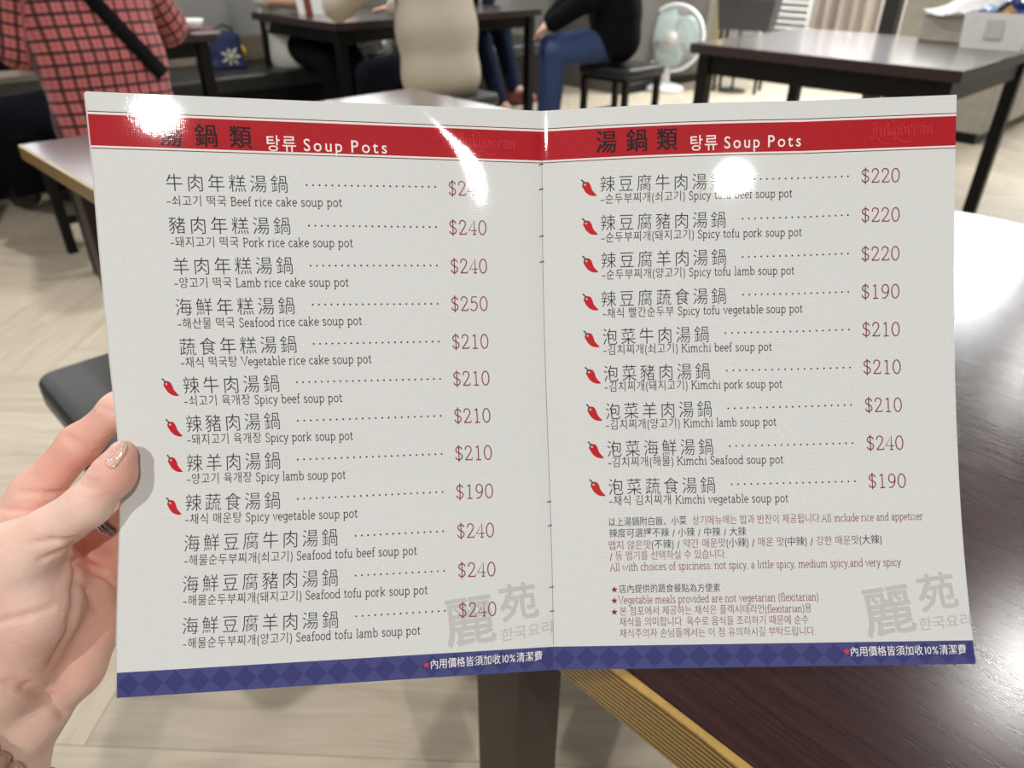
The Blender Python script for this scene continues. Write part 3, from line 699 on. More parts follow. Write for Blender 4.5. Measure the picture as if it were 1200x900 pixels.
def person(label, J, shirt, trousers, shoes, long_sleeve=True, hair=True, look=None, weave=False, vox=.012, hem=0.0, group=None, bulk=.014, sleeve=.014):
    g = {k: SW(*v) for k, v in J.items()}
    fwd = g['fwd'] - SW(0, 0, 0) if 'fwd' in g else np.array([0, 1, 0]); fwd = fwd / np.linalg.norm(fwd)
    lat = np.cross(fwd, (0, 0, 1)); lat /= np.linalg.norm(lat)                    # the person's right
    P, C, N, H = g['pelvis'], g['chest'], g['neck'], g['head']
    B = SDF(.035)
    def torso(S, e=0.0, low=0.0):
        mid = (P + C) / 2
        for sd in (-1, 1):
            S.chain([(P + lat * sd * .085 - [0, 0, low], .105 + e), (mid + lat * sd * .082, .112 + e), (C + lat * sd * .085, .105 + e)], tag='torso')
        S.chain([(P - [0, 0, low], .112 + e), (mid, .124 + e), (C, .112 + e)], tag='torso')
        S.cone(P - lat * .085 - [0, 0, low], P + lat * .085 - [0, 0, low], .107 + e, .107 + e, tag='torso')
        S.cone(C + [0, 0, .02], N - [0, 0, .04], .10 + e, .06 + e, tag='torso')
        for sd, k in ((-1, 'shL'), (1, 'shR')): S.cone(N - [0, 0, .06], g[k], .06 + e, .062 + e, tag='torso')
    def arm(S, s, e=0.0, fore=True, upper=True):
        if upper: S.cone(g['sh' + s], g['el' + s], .056 + e, .046 + e, tag='arm' + s)
        if fore: S.cone(g['el' + s], g['wr' + s], .043 + e, .030 + e, tag='fore' + s)
    def leg(S, s, e=0.0):
        hp = P + lat * (-.09 if s == 'L' else .09) + fwd * .03
        S.cone(hp, g['kn' + s], .092 + e, .064 + e, tag='leg'); S.cone(g['kn' + s], g['an' + s], .06 + e, .042 + e, tag='leg')
    torso(B)
    for s in 'LR':
        arm(B, s); leg(B, s)
        w = g['wr' + s]; d = w - g['el' + s]; d = d / np.linalg.norm(d); sd = np.cross(d, (0, 0, 1)); sd /= np.linalg.norm(sd)
        B.ell(w + d * .055, (.042, .036, .016), np.stack([d, sd, np.cross(d, sd)], 1), k=.015)
        for q, (o, L) in enumerate(((-.030, .060), (-.011, .075), (.010, .070), (.029, .055))):
            a = w + d * .085 + sd * o; B.chain([(a, .0095), (a + d * L * .5 + [0, 0, -.004], .009), (a + d * L * .85 + [0, 0, -.022], .0075)], k=.008)
        th = 1 if s == 'L' else -1
        B.chain([(w + d * .03 + sd * .03 * th, .012), (w + d * .065 + sd * .055 * th, .010), (w + d * .09 + sd * .052 * th, .009)], k=.01)
        B.cone(g['an' + s], g['to' + s], .045, .036)
    lk = np.array(look if look is not None else fwd, float); lk = lk / np.linalg.norm(lk); hl = np.cross(lk, (0, 0, 1)); hl /= np.linalg.norm(hl); hu = np.cross(hl, lk)
    RH = np.stack([lk, hl, hu], 1)
    B.cone(N - [0, 0, .05], H - hu * .06, .056, .052); B.ell(H, (.098, .076, .118), RH, k=.03); B.ell(H + lk * .03 - hu * .06, (.062, .055, .062), RH, k=.03)
    B.cone(H + lk * .092 + hu * .01, H + lk * .112 - hu * .025, .009, .013, k=.01)
    for sd in (-1, 1):
        B.ell(H + hl * sd * .078 - hu * .005, (.018, .010, .030), RH, k=.008); B.ell(H + lk * .088 + hl * sd * .032 + hu * .012, (.012, .016, .010), RH, k=.006, op='s')
    B.cone(H + lk * .097 - hl * .018 - hu * .055, H + lk * .097 + hl * .018 - hu * .055, .004, .004, k=.006, op='s')
    body = obj('person', B.mesh('person', vox), M['skin']); tag(body, label, 'person', group)
    for sd in (-1, 1):
        e = MB().lathe([(0, .010), (.006, .008), (.0095, .002), (.0095, -.004), (0, -.010)], H + lk * .084 + hl * sd * .032 + hu * .012, lk, 12).build('eye', M['shoe_dark'], body, True)
    if hair:
        Hh = SDF(.03); Hh.ell(H - lk * .012 + hu * .03, (.100, .086, .105), RH); Hh.ell(H - lk * .035 - hu * .03, (.07, .080, .09), RH)
        Hh.ell(H + lk * .085 - hu * .025, (.075, .075, .085), RH, op='s', k=.02)
        obj('hair', Hh.mesh('hair', .009), M['hair'], body)
    S = SDF(.045); torso(S, bulk, hem)
    for s in 'LR':
        arm(S, s, sleeve, long_sleeve)
        if not long_sleeve: pass
    me = S.mesh('shirt', vox)
    if weave:
        V = np.empty(len(me.vertices) * 3, np.float32); me.vertices.foreach_get('co', V); V = V.reshape(-1, 3).astype(float)
        ci = S.closest(V); wv = np.zeros((len(V), 3))
        for i, q in enumerate(S.p):
            m = ci == i
            if not m.any(): continue
            if q[7] == 'torso': wv[m, 0] = (V[m] - P) @ lat; wv[m, 1] = V[m, 2] + .10 * ((V[m] - P) @ fwd)
            else:
                d = q[2] - q[1]; d /= np.linalg.norm(d); sd = np.cross(d, fwd); sd /= np.linalg.norm(sd); wv[m, 0] = (V[m] - q[1]) @ sd; wv[m, 1] = (V[m] - q[1]) @ d
        at_ = me.attributes.new('weave', 'FLOAT_VECTOR', 'POINT'); at_.data.foreach_set('vector', wv.astype(np.float32).ravel())
    obj('shirt', me, shirt, body)
    T = SDF(.02)
    for s in 'LR': leg(T, s, .013)
    T.cone(P - lat * .08 - [0, 0, .01], P + lat * .08 - [0, 0, .01], .1125, .1125); T.cone(P - lat * .07 + [0, 0, .04] + fwd * .015, P + lat * .07 + [0, 0, .04] + fwd * .015, .100, .100)
    obj('trousers', T.mesh('trousers', vox), trousers, body)
    for s in 'LR':
        F = SDF(.02); a, t = g['an' + s], g['to' + s]; F.cone(a - [0, 0, .02], t, .052, .042); F.cone(a - [0, 0, .03], a - (t - a) * .25 - [0, 0, .03], .045, .040)
        obj('shoe', F.mesh('shoe', .009), shoes, body)
    return body, S

FW_ = (0, 1, 0); BW_ = (0, -1, 0)
b1, S1 = person('person seen from behind in red plaid shirt with black strap',
    dict(fwd=(0, 1, 0), pelvis=(.97, 3.10, .565), chest=(.985, 3.17, .93), neck=(.985, 3.24, 1.13), head=(.985, 3.30, 1.28), shL=(.795, 3.20, 1.05), shR=(1.175, 3.20, 1.05),
         elL=(.745, 3.24, .80), wrL=(.82, 3.62, .805), elR=(1.30, 3.30, .83), wrR=(1.16, 3.68, .805), knL=(.72, 3.64, .50), anL=(.78, 4.06, .10), toL=(.76, 4.20, .045),
         knR=(1.12, 3.60, .50), anR=(.95, 4.02, .10), toR=(.94, 4.16, .045)), M['plaid'], M['navy_cloth'], M['shoe_dark'], weave=True, hem=.045, vox=.011, bulk=.022, sleeve=.028, look=SW(.0, 1, -.25))
b2, S2 = person('person seen from behind in loose beige shirt on a stool',
    dict(fwd=(0, 1, 0), pelvis=(2.57, 3.10, .575), chest=(2.575, 3.15, .93), neck=(2.58, 3.22, 1.13), head=(2.58, 3.27, 1.28), shL=(2.38, 3.18, 1.05), shR=(2.77, 3.18, 1.05),
         elL=(2.20, 3.42, .86), wrL=(2.36, 3.70, .82), elR=(2.87, 3.30, .84), wrR=(2.72, 3.66, .81), knL=(2.46, 3.58, .50), anL=(2.46, 3.66, .10), toL=(2.42, 3.80, .045),
         knR=(2.76, 3.58, .50), anR=(2.74, 3.66, .10), toR=(2.74, 3.80, .045)), M['beige_shirt'], M['navy_cloth'], M['shoe_dark'], hem=.035, bulk=.022, sleeve=.022, look=SW(0, 1, -.25))
b3, S3 = person('person in pale grey shirt and black trousers behind the middle table',
    dict(fwd=(0, -1, 0), pelvis=(2.66, 4.56, .57), chest=(2.64, 4.60, .93), neck=(2.64, 4.60, 1.13), head=(2.64, 4.55, 1.29), shL=(2.83, 4.58, 1.05), shR=(2.45, 4.58, 1.05),
         elL=(2.94, 4.45, .84), wrL=(2.84, 4.34, .81), elR=(2.36, 4.48, .84), wrR=(2.58, 4.36, .81), knL=(2.70, 4.12, .50), anL=(2.70, 4.02, .10), toL=(2.70, 3.88, .045),
         knR=(2.54, 4.10, .50), anR=(2.56, 4.02, .10), toR=(2.56, 3.88, .045)), M['grey_shirt'], M['black_cloth'], M['shoe_dark'], long_sleeve=False, hem=.07, bulk=.045, look=SW(0, -1, -.3))
b4, S4 = person('person in dark jeans with reddish shoes on the wall bench',
    dict(fwd=(0, -1, 0), pelvis=(3.98, 4.62, .57), chest=(3.96, 4.64, .93), neck=(3.96, 4.62, 1.13), head=(3.96, 4.57, 1.29), shL=(4.15, 4.60, 1.05), shR=(3.77, 4.60, 1.05),
         elL=(4.24, 4.48, .84), wrL=(4.05, 4.34, .74), elR=(3.68, 4.50, .84), wrR=(3.85, 4.34, .74), knL=(4.06, 4.20, .56), anL=(4.02, 4.02, .20), toL=(4.07, 3.90, .15),
         knR=(3.84, 4.18, .53), anR=(3.90, 4.04, .10), toR=(3.92, 3.90, .045)), M['navy_cloth'], M['jeans_dark'], M['shoe_red'], look=SW(0, -1, -.3))
b5, S5 = person('person in black top and blue jeans seated sideways beside the fan',
    dict(fwd=(-.7, .7, 0), pelvis=(4.12, 3.20, .575), chest=(4.10, 3.22, .93), neck=(4.06, 3.26, 1.13), head=(4.02, 3.30, 1.29), shL=(3.96, 3.10, 1.05), shR=(4.24, 3.36, 1.05),
         elL=(3.83, 3.20, .84), wrL=(3.74, 3.40, .70), elR=(4.12, 3.56, .84), wrR=(3.92, 3.58, .70), knL=(3.76, 3.38, .53), anL=(3.74, 3.40, .10), toL=(3.65, 3.49, .045),
         knR=(3.92, 3.58, .53), anR=(3.90, 3.60, .10), toR=(3.81, 3.69, .045)), M['black_cloth'], M['jeans'], M['shoe_dark'], long_sleeve=True, bulk=.032, sleeve=.025, hem=-.035, look=SW(-.7, .7, -.2))
# black shoulder strap across the plaid back
def strap(S, body, path, width_px, mat, d0, d1):
    v = []; f = []
    n = len(path)
    for i, (x, y) in enumerate(path):
        a = np.array(path[min(i + 1, n - 1)]) - np.array(path[max(i - 1, 0)]); a = a / np.linalg.norm(a); nx = np.array([-a[1], a[0]]) * width_px / 2
        for sg in (-1, 0, 1):
            p = S.march(x + nx[0] * sg, y + nx[1] * sg, d0, d1, .004)
            if p is None: p = at(x, y, (d0 + d1) / 2)
            r = ray(x, y); v.append(p - r * .004)
    for i in range(n):
        for k in range(3):
            r = ray(*path[i]); v.append(np.array(v[i * 3 + k]) + r * .007)
    N = n * 3
    for sd in (0, N):
        for i in range(n - 1):
            for k in range(2): a = sd + i * 3 + k; f.append((a, a + 1, a + 4, a + 3))
    for i in range(n - 1):
        for k in (0, 2): a = i * 3 + k; f.append((a, a + 3, a + 3 + N, a + N))
    o = MB().add(v, f).build('shoulder_strap', mat, body, True); o['label'] = 'black shoulder strap across the plaid back'
tt = np.linspace(0, 1, 14)
strap(S1, b1, [(88 + 104 * t, -22 + 110 * t) for t in tt], 17, M['black_cloth'], 1.9, 3.4)
# ------------------------------------------------------------------ the hand holding the menu (left hand, thumb in front, fingers behind)
def skin_mat():
    t = NT('hand_skin'); v = t.coord('Object')
    n = t.noise(v, 22, 5, .6); n2 = t.noise(v, 60, 4, .6); 
    c = t.ramp(t.m_('MULTIPLY_ADD', n2, .3, t.m_('MULTIPLY', n, .7)), [(.34, lin((226, 176, 158))), (.5, lin((241, 202, 185))), (.66, lin((248, 218, 204)))])
    a = t.n('ShaderNodeAttribute', attribute_name='flush'); c = t.mix(t.m_('MULTIPLY', a.outputs['Fac'], .62), c, lin((228, 150, 130)))
    t.set(color=c, rough=.46, sss=.22, sss_scale=.006, spec=.4)
    t.b.inputs['Subsurface Radius'].default_value = (1.0, .35, .2)
    vr = t.n('ShaderNodeTexVoronoi', feature='DISTANCE_TO_EDGE'); vr.inputs['Scale'].default_value = 900; t.l(v, vr.inputs['Vector'])
    mp = t.n('ShaderNodeMapping'); mp.inputs['Scale'].default_value = (1, 1, 4.0); mp.inputs['Rotation'].default_value = (.3, .6, .3); t.l(v, mp.inputs[0])
    w = t.noise(mp.outputs[0], 130, 5, .62, 1.0)
    h = t.m_('ADD', t.m_('MULTIPLY', vr.outputs['Distance'], .25), t.m_('MULTIPLY', w, 1.0))
    t.bump(h, .30, .0012)
    return t.m
M['hand'] = skin_mat()
mm = .001
HS = SDF(.006)
A_ = lambda x, y, d: at(x, y, d)
# index finger (behind the sheet)
HS.chain([(A_(2, 640, .334), 14.3 * mm), (A_(44, 575, .330), 9.6 * mm), (A_(93, 521, .326), 8.0 * mm), (A_(138, 480, .3215), 6.7 * mm), (A_(178, 452, .3195), 6.2 * mm)], k=.006)
# thumb (in front)
HS.chain([(A_(-40, 745, .312), 19 * mm), (A_(20, 652, .304), 13.6 * mm), (A_(104, 591, .2985), 8.2 * mm), (A_(128, 561, .2975), 7.3 * mm), (A_(143.5, 532, .2985), 5.7 * mm)], k=.006)
HS.ell(A_(138, 554, .2992), (.0068, .0068, .0068), k=.005)
# thenar mass
HS.chain([(A_(18, 668, .310), 16 * mm), (A_(30, 715, .314), 19.5 * mm), (A_(8, 770, .320), 21 * mm), (A_(-30, 840, .326), 22 * mm)], k=.010)
HS.ell(A_(55, 690, .318), (.0125, .020, .016), k=.010)
# heel of the palm, little-finger side
HS.chain([(A_(104, 690, .338), 12 * mm), (A_(103, 735, .338), 13 * mm), (A_(82, 780, .336), 14 * mm), (A_(36, 834, .334), 14 * mm), (A_(-6, 890, .334), 16 * mm)], k=.007)
HS.chain([(A_(60, 650, .345), 16 * mm), (A_(60, 720, .345), 20 * mm), (A_(20, 800, .342), 22 * mm)], k=.012)
# wrist and forearm, leaving the frame
HS.chain([(A_(-8, 838, .334), 23 * mm), (A_(-22, 905, .338), 22.5 * mm), (A_(-75, 1060, .345), 27 * mm), (A_(-150, 1300, .36), 35 * mm)], k=.012)
HS.chain([(A_(18, 850, .340), 14 * mm), (A_(-2, 905, .345), 16 * mm), (A_(-50, 1060, .352), 23 * mm)], k=.010)
# middle, ring and little finger folded behind the sheet
HS.chain([(A_(48, 610, .350), 11 * mm), (A_(98, 612, .349), 9.0 * mm), (A_(165, 590, .336), 8.3 * mm), (A_(215, 560, .3245), 7.2 * mm)], k=.004)
HS.chain([(A_(78, 645, .354), 11 * mm), (A_(122, 634, .350), 9.0 * mm), (A_(180, 625, .337), 8.0 * mm), (A_(222, 605, .325), 7.0 * mm)], k=.004)
HS.chain([(A_(96, 680, .352), 10.5 * mm), (A_(132, 664, .349), 8.0 * mm), (A_(178, 660, .337), 7.0 * mm), (A_(212, 650, .324), 6.0 * mm)], k=.004)
# creases
def crease(pts, d0, d1, r, k):
    q = []
    for (x, y) in pts:
        p = HS.march(x, y, d0, d1)
        if p is not None: q.append((p, r))
    if len(q) > 1: CRS.append((q, k))
CRS = []
crease([(86, 634), (89, 660), (89, 690), (85, 722), (76, 750), (62, 775)], .26, .37, .0009, .004)
crease([(22, 577), (40, 578), (58, 579), (74, 576)], .28, .37, .0007, .0025)
crease([(0, 597), (12, 597), (30, 599)], .28, .37, .0006, .002)
crease([(73, 512), (84, 521), (98, 527), (112, 531)], .28, .37, .0005, .002)
crease([(77, 508), (90, 517), (106, 522)], .28, .37, .0004, .002)
crease([(118, 478), (128, 480), (136, 482)], .28, .37, .0004, .0015)
crease([(98, 562), (108, 566), (116, 564)], .27, .33, .0005, .002)
crease([(92, 567), (104, 573), (114, 572)], .27, .33, .0004, .002)
crease([(36, 637), (60, 634), (84, 633)], .27, .35, .0006, .003)
crease([(48, 656), (68, 648), (86, 640)], .27, .35, .0005, .003)
crease([(0, 729), (30, 722), (60, 713)], .27, .35, .0005, .003)
crease([(90, 678), (104, 694), (114, 715)], .27, .37, .0005, .003)
crease([(88, 655), (110, 668), (136, 684)], .27, .37, .0009, .003)
crease([(30, 808), (55, 818), (76, 838)], .27, .37, .0006, .004)
crease([(10, 800), (30, 806), (52, 812)], .27, .37, .0005, .004)
for q, k in CRS: HS.chain(q, k=k, op='s')
hme = HS.mesh('hand', .0013)
V = np.empty(len(hme.vertices) * 3, np.float32); hme.vertices.foreach_get('co', V); V = V.reshape(-1, 3).astype(float)
fl_ = np.zeros(len(V))
for c, r, a in ((A_(150, 552, .290), .012, 1.0), (A_(110, 520, .326), .028, .75), (A_(60, 560, .326), .02, .5), (A_(115, 640, .345), .024, .8), (A_(95, 720, .328), .022, .45), (A_(135, 470, .326), .010, -.2), (A_(85, 790, .325), .018, .5)):
    d = np.linalg.norm(V - c, axis=1) / r; fl_ += a * np.exp(-d * d)
at_ = hme.attributes.new('flush', 'FLOAT', 'POINT'); at_.data.foreach_set('value', np.clip(fl_, 0, 1).astype(np.float32))
hand = obj('hand', hme, M['hand']); tag(hand, 'left hand and wrist gripping the edge of the open menu', 'hand')
# sleeve over elbow and upper arm, below and behind the viewpoint
SL = SDF(.03); e0 = A_(-128, 1230, .356); e1 = A_(-152, 1310, .361)
SL.chain([(e0, .041), (e1, .050), (np.array([-.33, .07, .61]), .056), (np.array([-.30, -.27, .86]), .070)])
o = obj('sleeve', SL.mesh('sleeve', .006), simple('grey_knit_sleeve', (96, 98, 104), .85, .1, 60), hand); o['label'] = 'grey sleeve over the elbow'
# thumb nail
def nail():
    # grid laid on the thumb surface by following view rays, lifted a little and curved
    c0, c1 = np.array((127.0, 546.5)), np.array((144.5, 520.5)); ax = (c1 - c0); L = np.linalg.norm(ax); ax /= L; pe = np.array((-ax[1], ax[0]))
    n, m = 12, 9; v = []; f = []
    for i in range(n):
        u = i / (n - 1)
        for j in range(m):
            q = j / (m - 1) * 2 - 1; wdt = 7.6 * (1 - .10 * abs(2 * u - 1)) * (min(1, (u + .10) * 4.5) ** .5) * (min(1, (1.12 - u) * 4) ** .5)
            xy = c0 + ax * L * (u + (.07 * (1 - q * q) if u > .5 else -.05 * (1 - q * q))) + pe * q * wdt
            p = HS.march(xy[0], xy[1], .27, .31, n=900)
            v.append((xy, p))
    ds = [((p - CPOS) @ FW) for xy, p in v if p is not None]; 
    dm = np.median(ds) if ds else .2885
    vv = []
    for k, (xy, p) in enumerate(v):
        j = k % m; q = j / (m - 1) * 2 - 1
        d = ((p - CPOS) @ FW) if p is not None else dm
        d = min(d, dm + .0035)
        vv.append(at(xy[0], xy[1], d - .0007))
    N = len(vv); vv += [p + FW * .0012 for p in vv]
    for sd in (0, N):
        for i in range(n - 1):
            for j in range(m - 1): a = sd + i * m + j; f.append((a, a + 1, a + m + 1, a + m))
    for i in range(n - 1):
        for j in (0, m - 1): a = i * m + j; f.append((a, a + m, a + m + N, a + N))
    for j in range(m - 1):
        for i in (0, n - 1): a = i * m + j; f.append((a, a + 1, a + 1 + N, a + N))
    t = NT('glitter_nail'); vc = t.coord('Object')
    vr = t.n('ShaderNodeTexVoronoi'); vr.inputs['Scale'].default_value = 1400; t.l(vc, vr.inputs['Vector'])
    gl = t.m_('GREATER_THAN', t.noise(vc, 700, 1), .62)
    t.set(color=t.mix(gl, lin((232, 186, 170)), lin((246, 232, 226))), rough=t.m_('MULTIPLY_ADD', gl, -.1, .22), metal=t.m_('MULTIPLY', gl, .5), coat=1.0, coat_rough=.05)
    t.bump(vr.outputs['Distance'], .5, .0006)
    o = MB().add(vv, f).build('thumbnail', t.m, hand, True); o['label'] = 'glossy glitter-polished thumbnail'
nail()
# ring on the folded finger
M['silver'] = simple('dark_silver', (150, 146, 146), .25, .1, 90, metal=1.0)
rc = A_(134, 600.5, .3415); rax = A_(165, 590, .336) - A_(98, 612, .349); rax /= np.linalg.norm(rax)
rg = thing('finger_ring', 'dark silver beaded ring on the folded finger', 'ring', rc)
MB().ring((0, 0, 0), rax, .0100, .0013, 48, 8).build('band', M['silver'], rg, True)
MB().ring(rax * .0028, rax, .0100, .0010, 48, 8).build('band', M['silver'], rg, True)
a = np.cross(rax, (0, 0, 1)); a /= np.linalg.norm(a); b = np.cross(rax, a)
bd = MB()
for k in range(34):
    t = 2 * math.pi * k / 34; p = -rax * .0022 + .0101 * (math.cos(t) * a + math.sin(t) * b)
    bm = bmesh.new(); bmesh.ops.create_icosphere(bm, subdivisions=1, radius=.0010); bmesh.ops.translate(bm, verts=bm.verts[:], vec=Vector(p)); bd.bm(bm)
bd.build('bead_row', simple('bright_silver', (226, 224, 222), .15, .02, metal=1.0), rg, True)
# bead bracelet on the wrist
M['bead'] = (lambda t: t.set(color=lin((214, 178, 158)), rough=.08, trans=.55, ior=1.45, coat=1.0).m)(NT('clear_bead'))
br = thing('bracelet', 'bracelet of clear beads around the wrist', 'bracelet', (0, 0, 0))
bm = bmesh.new(); bmesh.ops.create_uvsphere(bm, u_segments=12, v_segments=8, radius=.0042); bme_ = MB().bm(bm).mesh('bead', True); bme_.materials.append(M['bead'])
# the loop lies on the skin: front half found along the sight line of the wrist, back half behind it
front = [(-62 + 15 * k, 846 + 15 * k * .74 + (15 * k / 40) ** 2 * .9) for k in range(8)]
cord = []
for (x, y) in front:
    p = HS.march(x, y, .24, .40, .0036, 700)
    if p is not None: cord.append(p)
c0 = np.mean(cord, 0) + FW * .026
back = []
for k in range(1, 14):
    t = k / 14; a = cord[-1] * (1 - t) + cord[0] * t; back.append(a + FW * (.052 * math.sin(math.pi * t) ** .6 + .004) - UPV * .045 * math.sin(math.pi * t) ** .5)
cord = cord + back
for p in cord:
    o = obj('bead', bme_, None, br); o.location = p
MB().tube(cord + cord[:1], .0007, 6, False).build('cord', M['silver'], br, True)
# ------------------------------------------------------------------ the open menu
PW, PH = .19, .26                 # page size in metres
LE = np.array([(107, 100), (177, 107.2), (300, 118), (417, 128.8), (470, 134.5), (510, 138.8), (555, 141.2), (605, 141.2), (690, 138.8), (750, 137.4), (789, 136.9), (818, 137)], float)
FE = np.array([(130, 634), (200, 634.6), (300, 635.6), (400, 637.8), (500, 641), (600, 644.6), (700, 647.2), (785, 648.5)], float)
RE = np.array([(111, 1121.3), (170, 1119.8), (300, 1118), (400, 1118.4), (510, 1121.5), (600, 1126.2), (690, 1133.6), (740, 1139), (778, 1143.6)], float)
def crv(E, v):
    y = E[0, 0] + (E[-1, 0] - E[0, 0]) * v; n = len(E)
    # monotone cubic through the listed points
    if not hasattr(crv, 'c'): crv.c = {}
    k = id(E)
    if k not in crv.c:
        h = np.diff(E[:, 0]); dl = np.diff(E[:, 1]) / h; mm_ = np.r_[dl[0], (dl[1:] * h[:-1] + dl[:-1] * h[1:]) / (h[1:] + h[:-1]), dl[-1]]
        crv.c[k] = mm_
    m = crv.c[k]; i = np.clip(np.searchsorted(E[:, 0], y) - 1, 0, n - 2); h = E[i + 1, 0] - E[i, 0]; t = (y - E[i, 0]) / h
    x = (2 * t ** 3 - 3 * t ** 2 + 1) * E[i, 1] + (t ** 3 - 2 * t ** 2 + t) * h * m[i] + (-2 * t ** 3 + 3 * t ** 2) * E[i + 1, 1] + (t ** 3 - t ** 2) * h * m[i + 1]
    return x, y
ZL = (.3057, .3092); ZF = (.3333, .3368); ZR = (.3269, .3304)
def pix(pg, u, v):                # u runs left to right on both pages, v from the top
    a, b = (LE, FE) if pg == 0 else (FE, RE)
    xa, ya = crv(a, v); xb, yb = crv(b, v)
    y = ya + (yb - ya) * u
    if pg == 1: y = y - 2.0 * np.sin(math.pi * np.clip(u * 1.6, 0, 1)) * (1 - v)
    return xa + (xb - xa) * u, y
def dep(pg, u, v):
    za, zb = (ZL, ZF) if pg == 0 else (ZF, ZR)
    A = za[0] + (za[1] - za[0]) * v; B = zb[0] + (zb[1] - zb[0]) * v
    z = 1 / (1 / A + (1 / B - 1 / A) * u)
    q = (1 - u) if pg == 0 else u            # distance from the fold
    z = z - BULGE[pg] * np.sin(math.pi * np.clip(q, 0, 1) ** .55)
    if pg == 0:
        du = (u - .93) * PW; dv = (v - .15) * PH; tt_ = -(du + dv) * .7071; qq_ = (du - dv) * .7071      # a soft diagonal bend near the top of the fold
        z = z - .7 * np.clip(tt_, 0, .06) ** 2 * np.exp(-(qq_ / .018) ** 2)
        z = z - .0016 * np.exp(-((u - .0) / .10) ** 2 - ((v - .66) / .16) ** 2)
    return z
BULGE = (.0022, .0016)
def surf(pg, u, v, lift=0.0):
    u = np.asarray(u, float); v = np.asarray(v, float)
    def P(u, v):
        x, y = pix(pg, u, v); z = dep(pg, u, v)
        X = (x - 600) / FPX; Y = (450 - y) / FPX; X, Y = CR * X - SR * Y, SR * X + CR * Y
        return CPOS + (FW + X[..., None] * RT + Y[..., None] * UPV) * z[..., None]
    p = P(u, v)
    if lift:
        e = 1e-3; du = P(u + e, v) - P(u - e, v); dv = P(u, v + e) - P(u, v - e); n = np.cross(dv, du); n /= np.linalg.norm(n, axis=-1, keepdims=True)
        p = p + n * lift
    return p
def uv_of(pg, x, y):
    u, v = .5, .5
    for _ in range(30):
        px, py = pix(pg, u, v); e = 1e-4
        ax, ay = pix(pg, u + e, v); bx_, by_ = pix(pg, u, v + e)
        J = np.array([[(ax - px) / e, (bx_ - px) / e], [(ay - py) / e, (by_ - py) / e]])
        d = np.linalg.solve(J, [x - px, y - py]); u += d[0]; v += d[1]
        if abs(d).max() < 1e-7: break
    return float(u), float(v)

def coat(t, bump_extra=None):
    """laminated linen-embossed sheet: shared by the sheet and everything printed on it"""
    uvn = t.n('ShaderNodeUVMap', uv_map='sheet'); sx = t.n('ShaderNodeSeparateXYZ'); t.l(uvn.outputs[0], sx.inputs[0])
    X = t.m_('MULTIPLY', sx.outputs[0], PW * 2 * math.pi / .00094); Y = t.m_('MULTIPLY', sx.outputs[1], PH * 2 * math.pi / .00094)
    nz = t.n('ShaderNodeTexNoise'); nz.inputs['Scale'].default_value = 130; nz.inputs['Detail'].default_value = 3; t.l(uvn.outputs[0], nz.inputs['Vector'])
    jx = t.m_('MULTIPLY_ADD', nz.outputs[0], 5.0, X); jy = t.m_('MULTIPLY_ADD', nz.outputs[0], 5.0, Y)
    h = t.m_('ADD', t.m_('SINE', jx), t.m_('SINE', jy)); h = t.m_('MULTIPLY_ADD', nz.outputs[0], 1.2, h)
    nb = t.bump(h, .42, .00008)
    n2 = t.n('ShaderNodeBump'); n2.inputs['Strength'].default_value = .30; n2.inputs['Distance'].default_value = .000009; 
    nf = t.n('ShaderNodeTexNoise'); nf.inputs['Scale'].default_value = 170; nf.inputs['Detail'].default_value = 4; nf.inputs['Roughness'].default_value = .7; t.l(uvn.outputs[0], nf.inputs['Vector'])
    t.put(n2.inputs['Height'], t.m_('MULTIPLY_ADD', nf.outputs[0], 2.6, t.m_('MULTIPLY', h, .22))); t.l(n2.outputs[0], t.b.inputs['Coat Normal'])
    t.set(rough=.55, spec=.25, coat=.42, coat_rough=.035, coat_ior=1.5)
    return sx
def print_mat(name, rgb):
    t = NT(name); coat(t); t.set(color=lin(rgb)); return t.m
def page_mat():
    t = NT('printed_linen_paper'); sx = coat(t); u, v = sx.outputs[0], sx.outputs[1]
    gt = lambda a, b: t.m_('GREATER_THAN', a, b); lt = lambda a, b: t.m_('LESS_THAN', a, b)
    band = lambda a, b: t.m_('MULTIPLY', gt(v, a), lt(v, b))
    paper_c = lin((224, 225, 222))
    c = t.mix(band(.0335, .0925), paper_c, lin((240, 236, 230)))
    c = t.mix(band(.0372, .0890), c, lin((178, 8, 26)))
    c = t.mix(t.m_('ADD', band(.0318, .0334), band(.0924, .0940)), c, lin((112, 28, 40)))
    # blue foot band with a diamond diaper
    pu, pv = .0535, .0395
    fu = t.m_('FRACT', t.m_('DIVIDE', u, pu)); fv = t.m_('FRACT', t.m_('ADD', t.m_('DIVIDE', t.m_('SUBTRACT', v, .9795), pv), 10.5))
    d = t.m_('ADD', t.m_('ABSOLUTE', t.m_('SUBTRACT', fu, .5)), t.m_('ABSOLUTE', t.m_('SUBTRACT', fv, .5)))
    dia = lt(d, .5)
    lines = t.m_('MULTIPLY', t.m_('SUBTRACT', 1.0, dia), gt(t.m_('SINE', t.m_('MULTIPLY', d, 62.0)), .35))
    blue = t.mix(dia, lin((64, 66, 124)), lin((54, 56, 116))); blue = t.mix(t.m_('MULTIPLY', lines, .4), blue, lin((94, 98, 152)))
    c = t.mix(gt(v, .9585), c, blue)
    t.set(color=c); return t.m
M['page'] = page_mat()
M['page_back'] = simple('page_edge_white', (214, 212, 206), .6, .02)
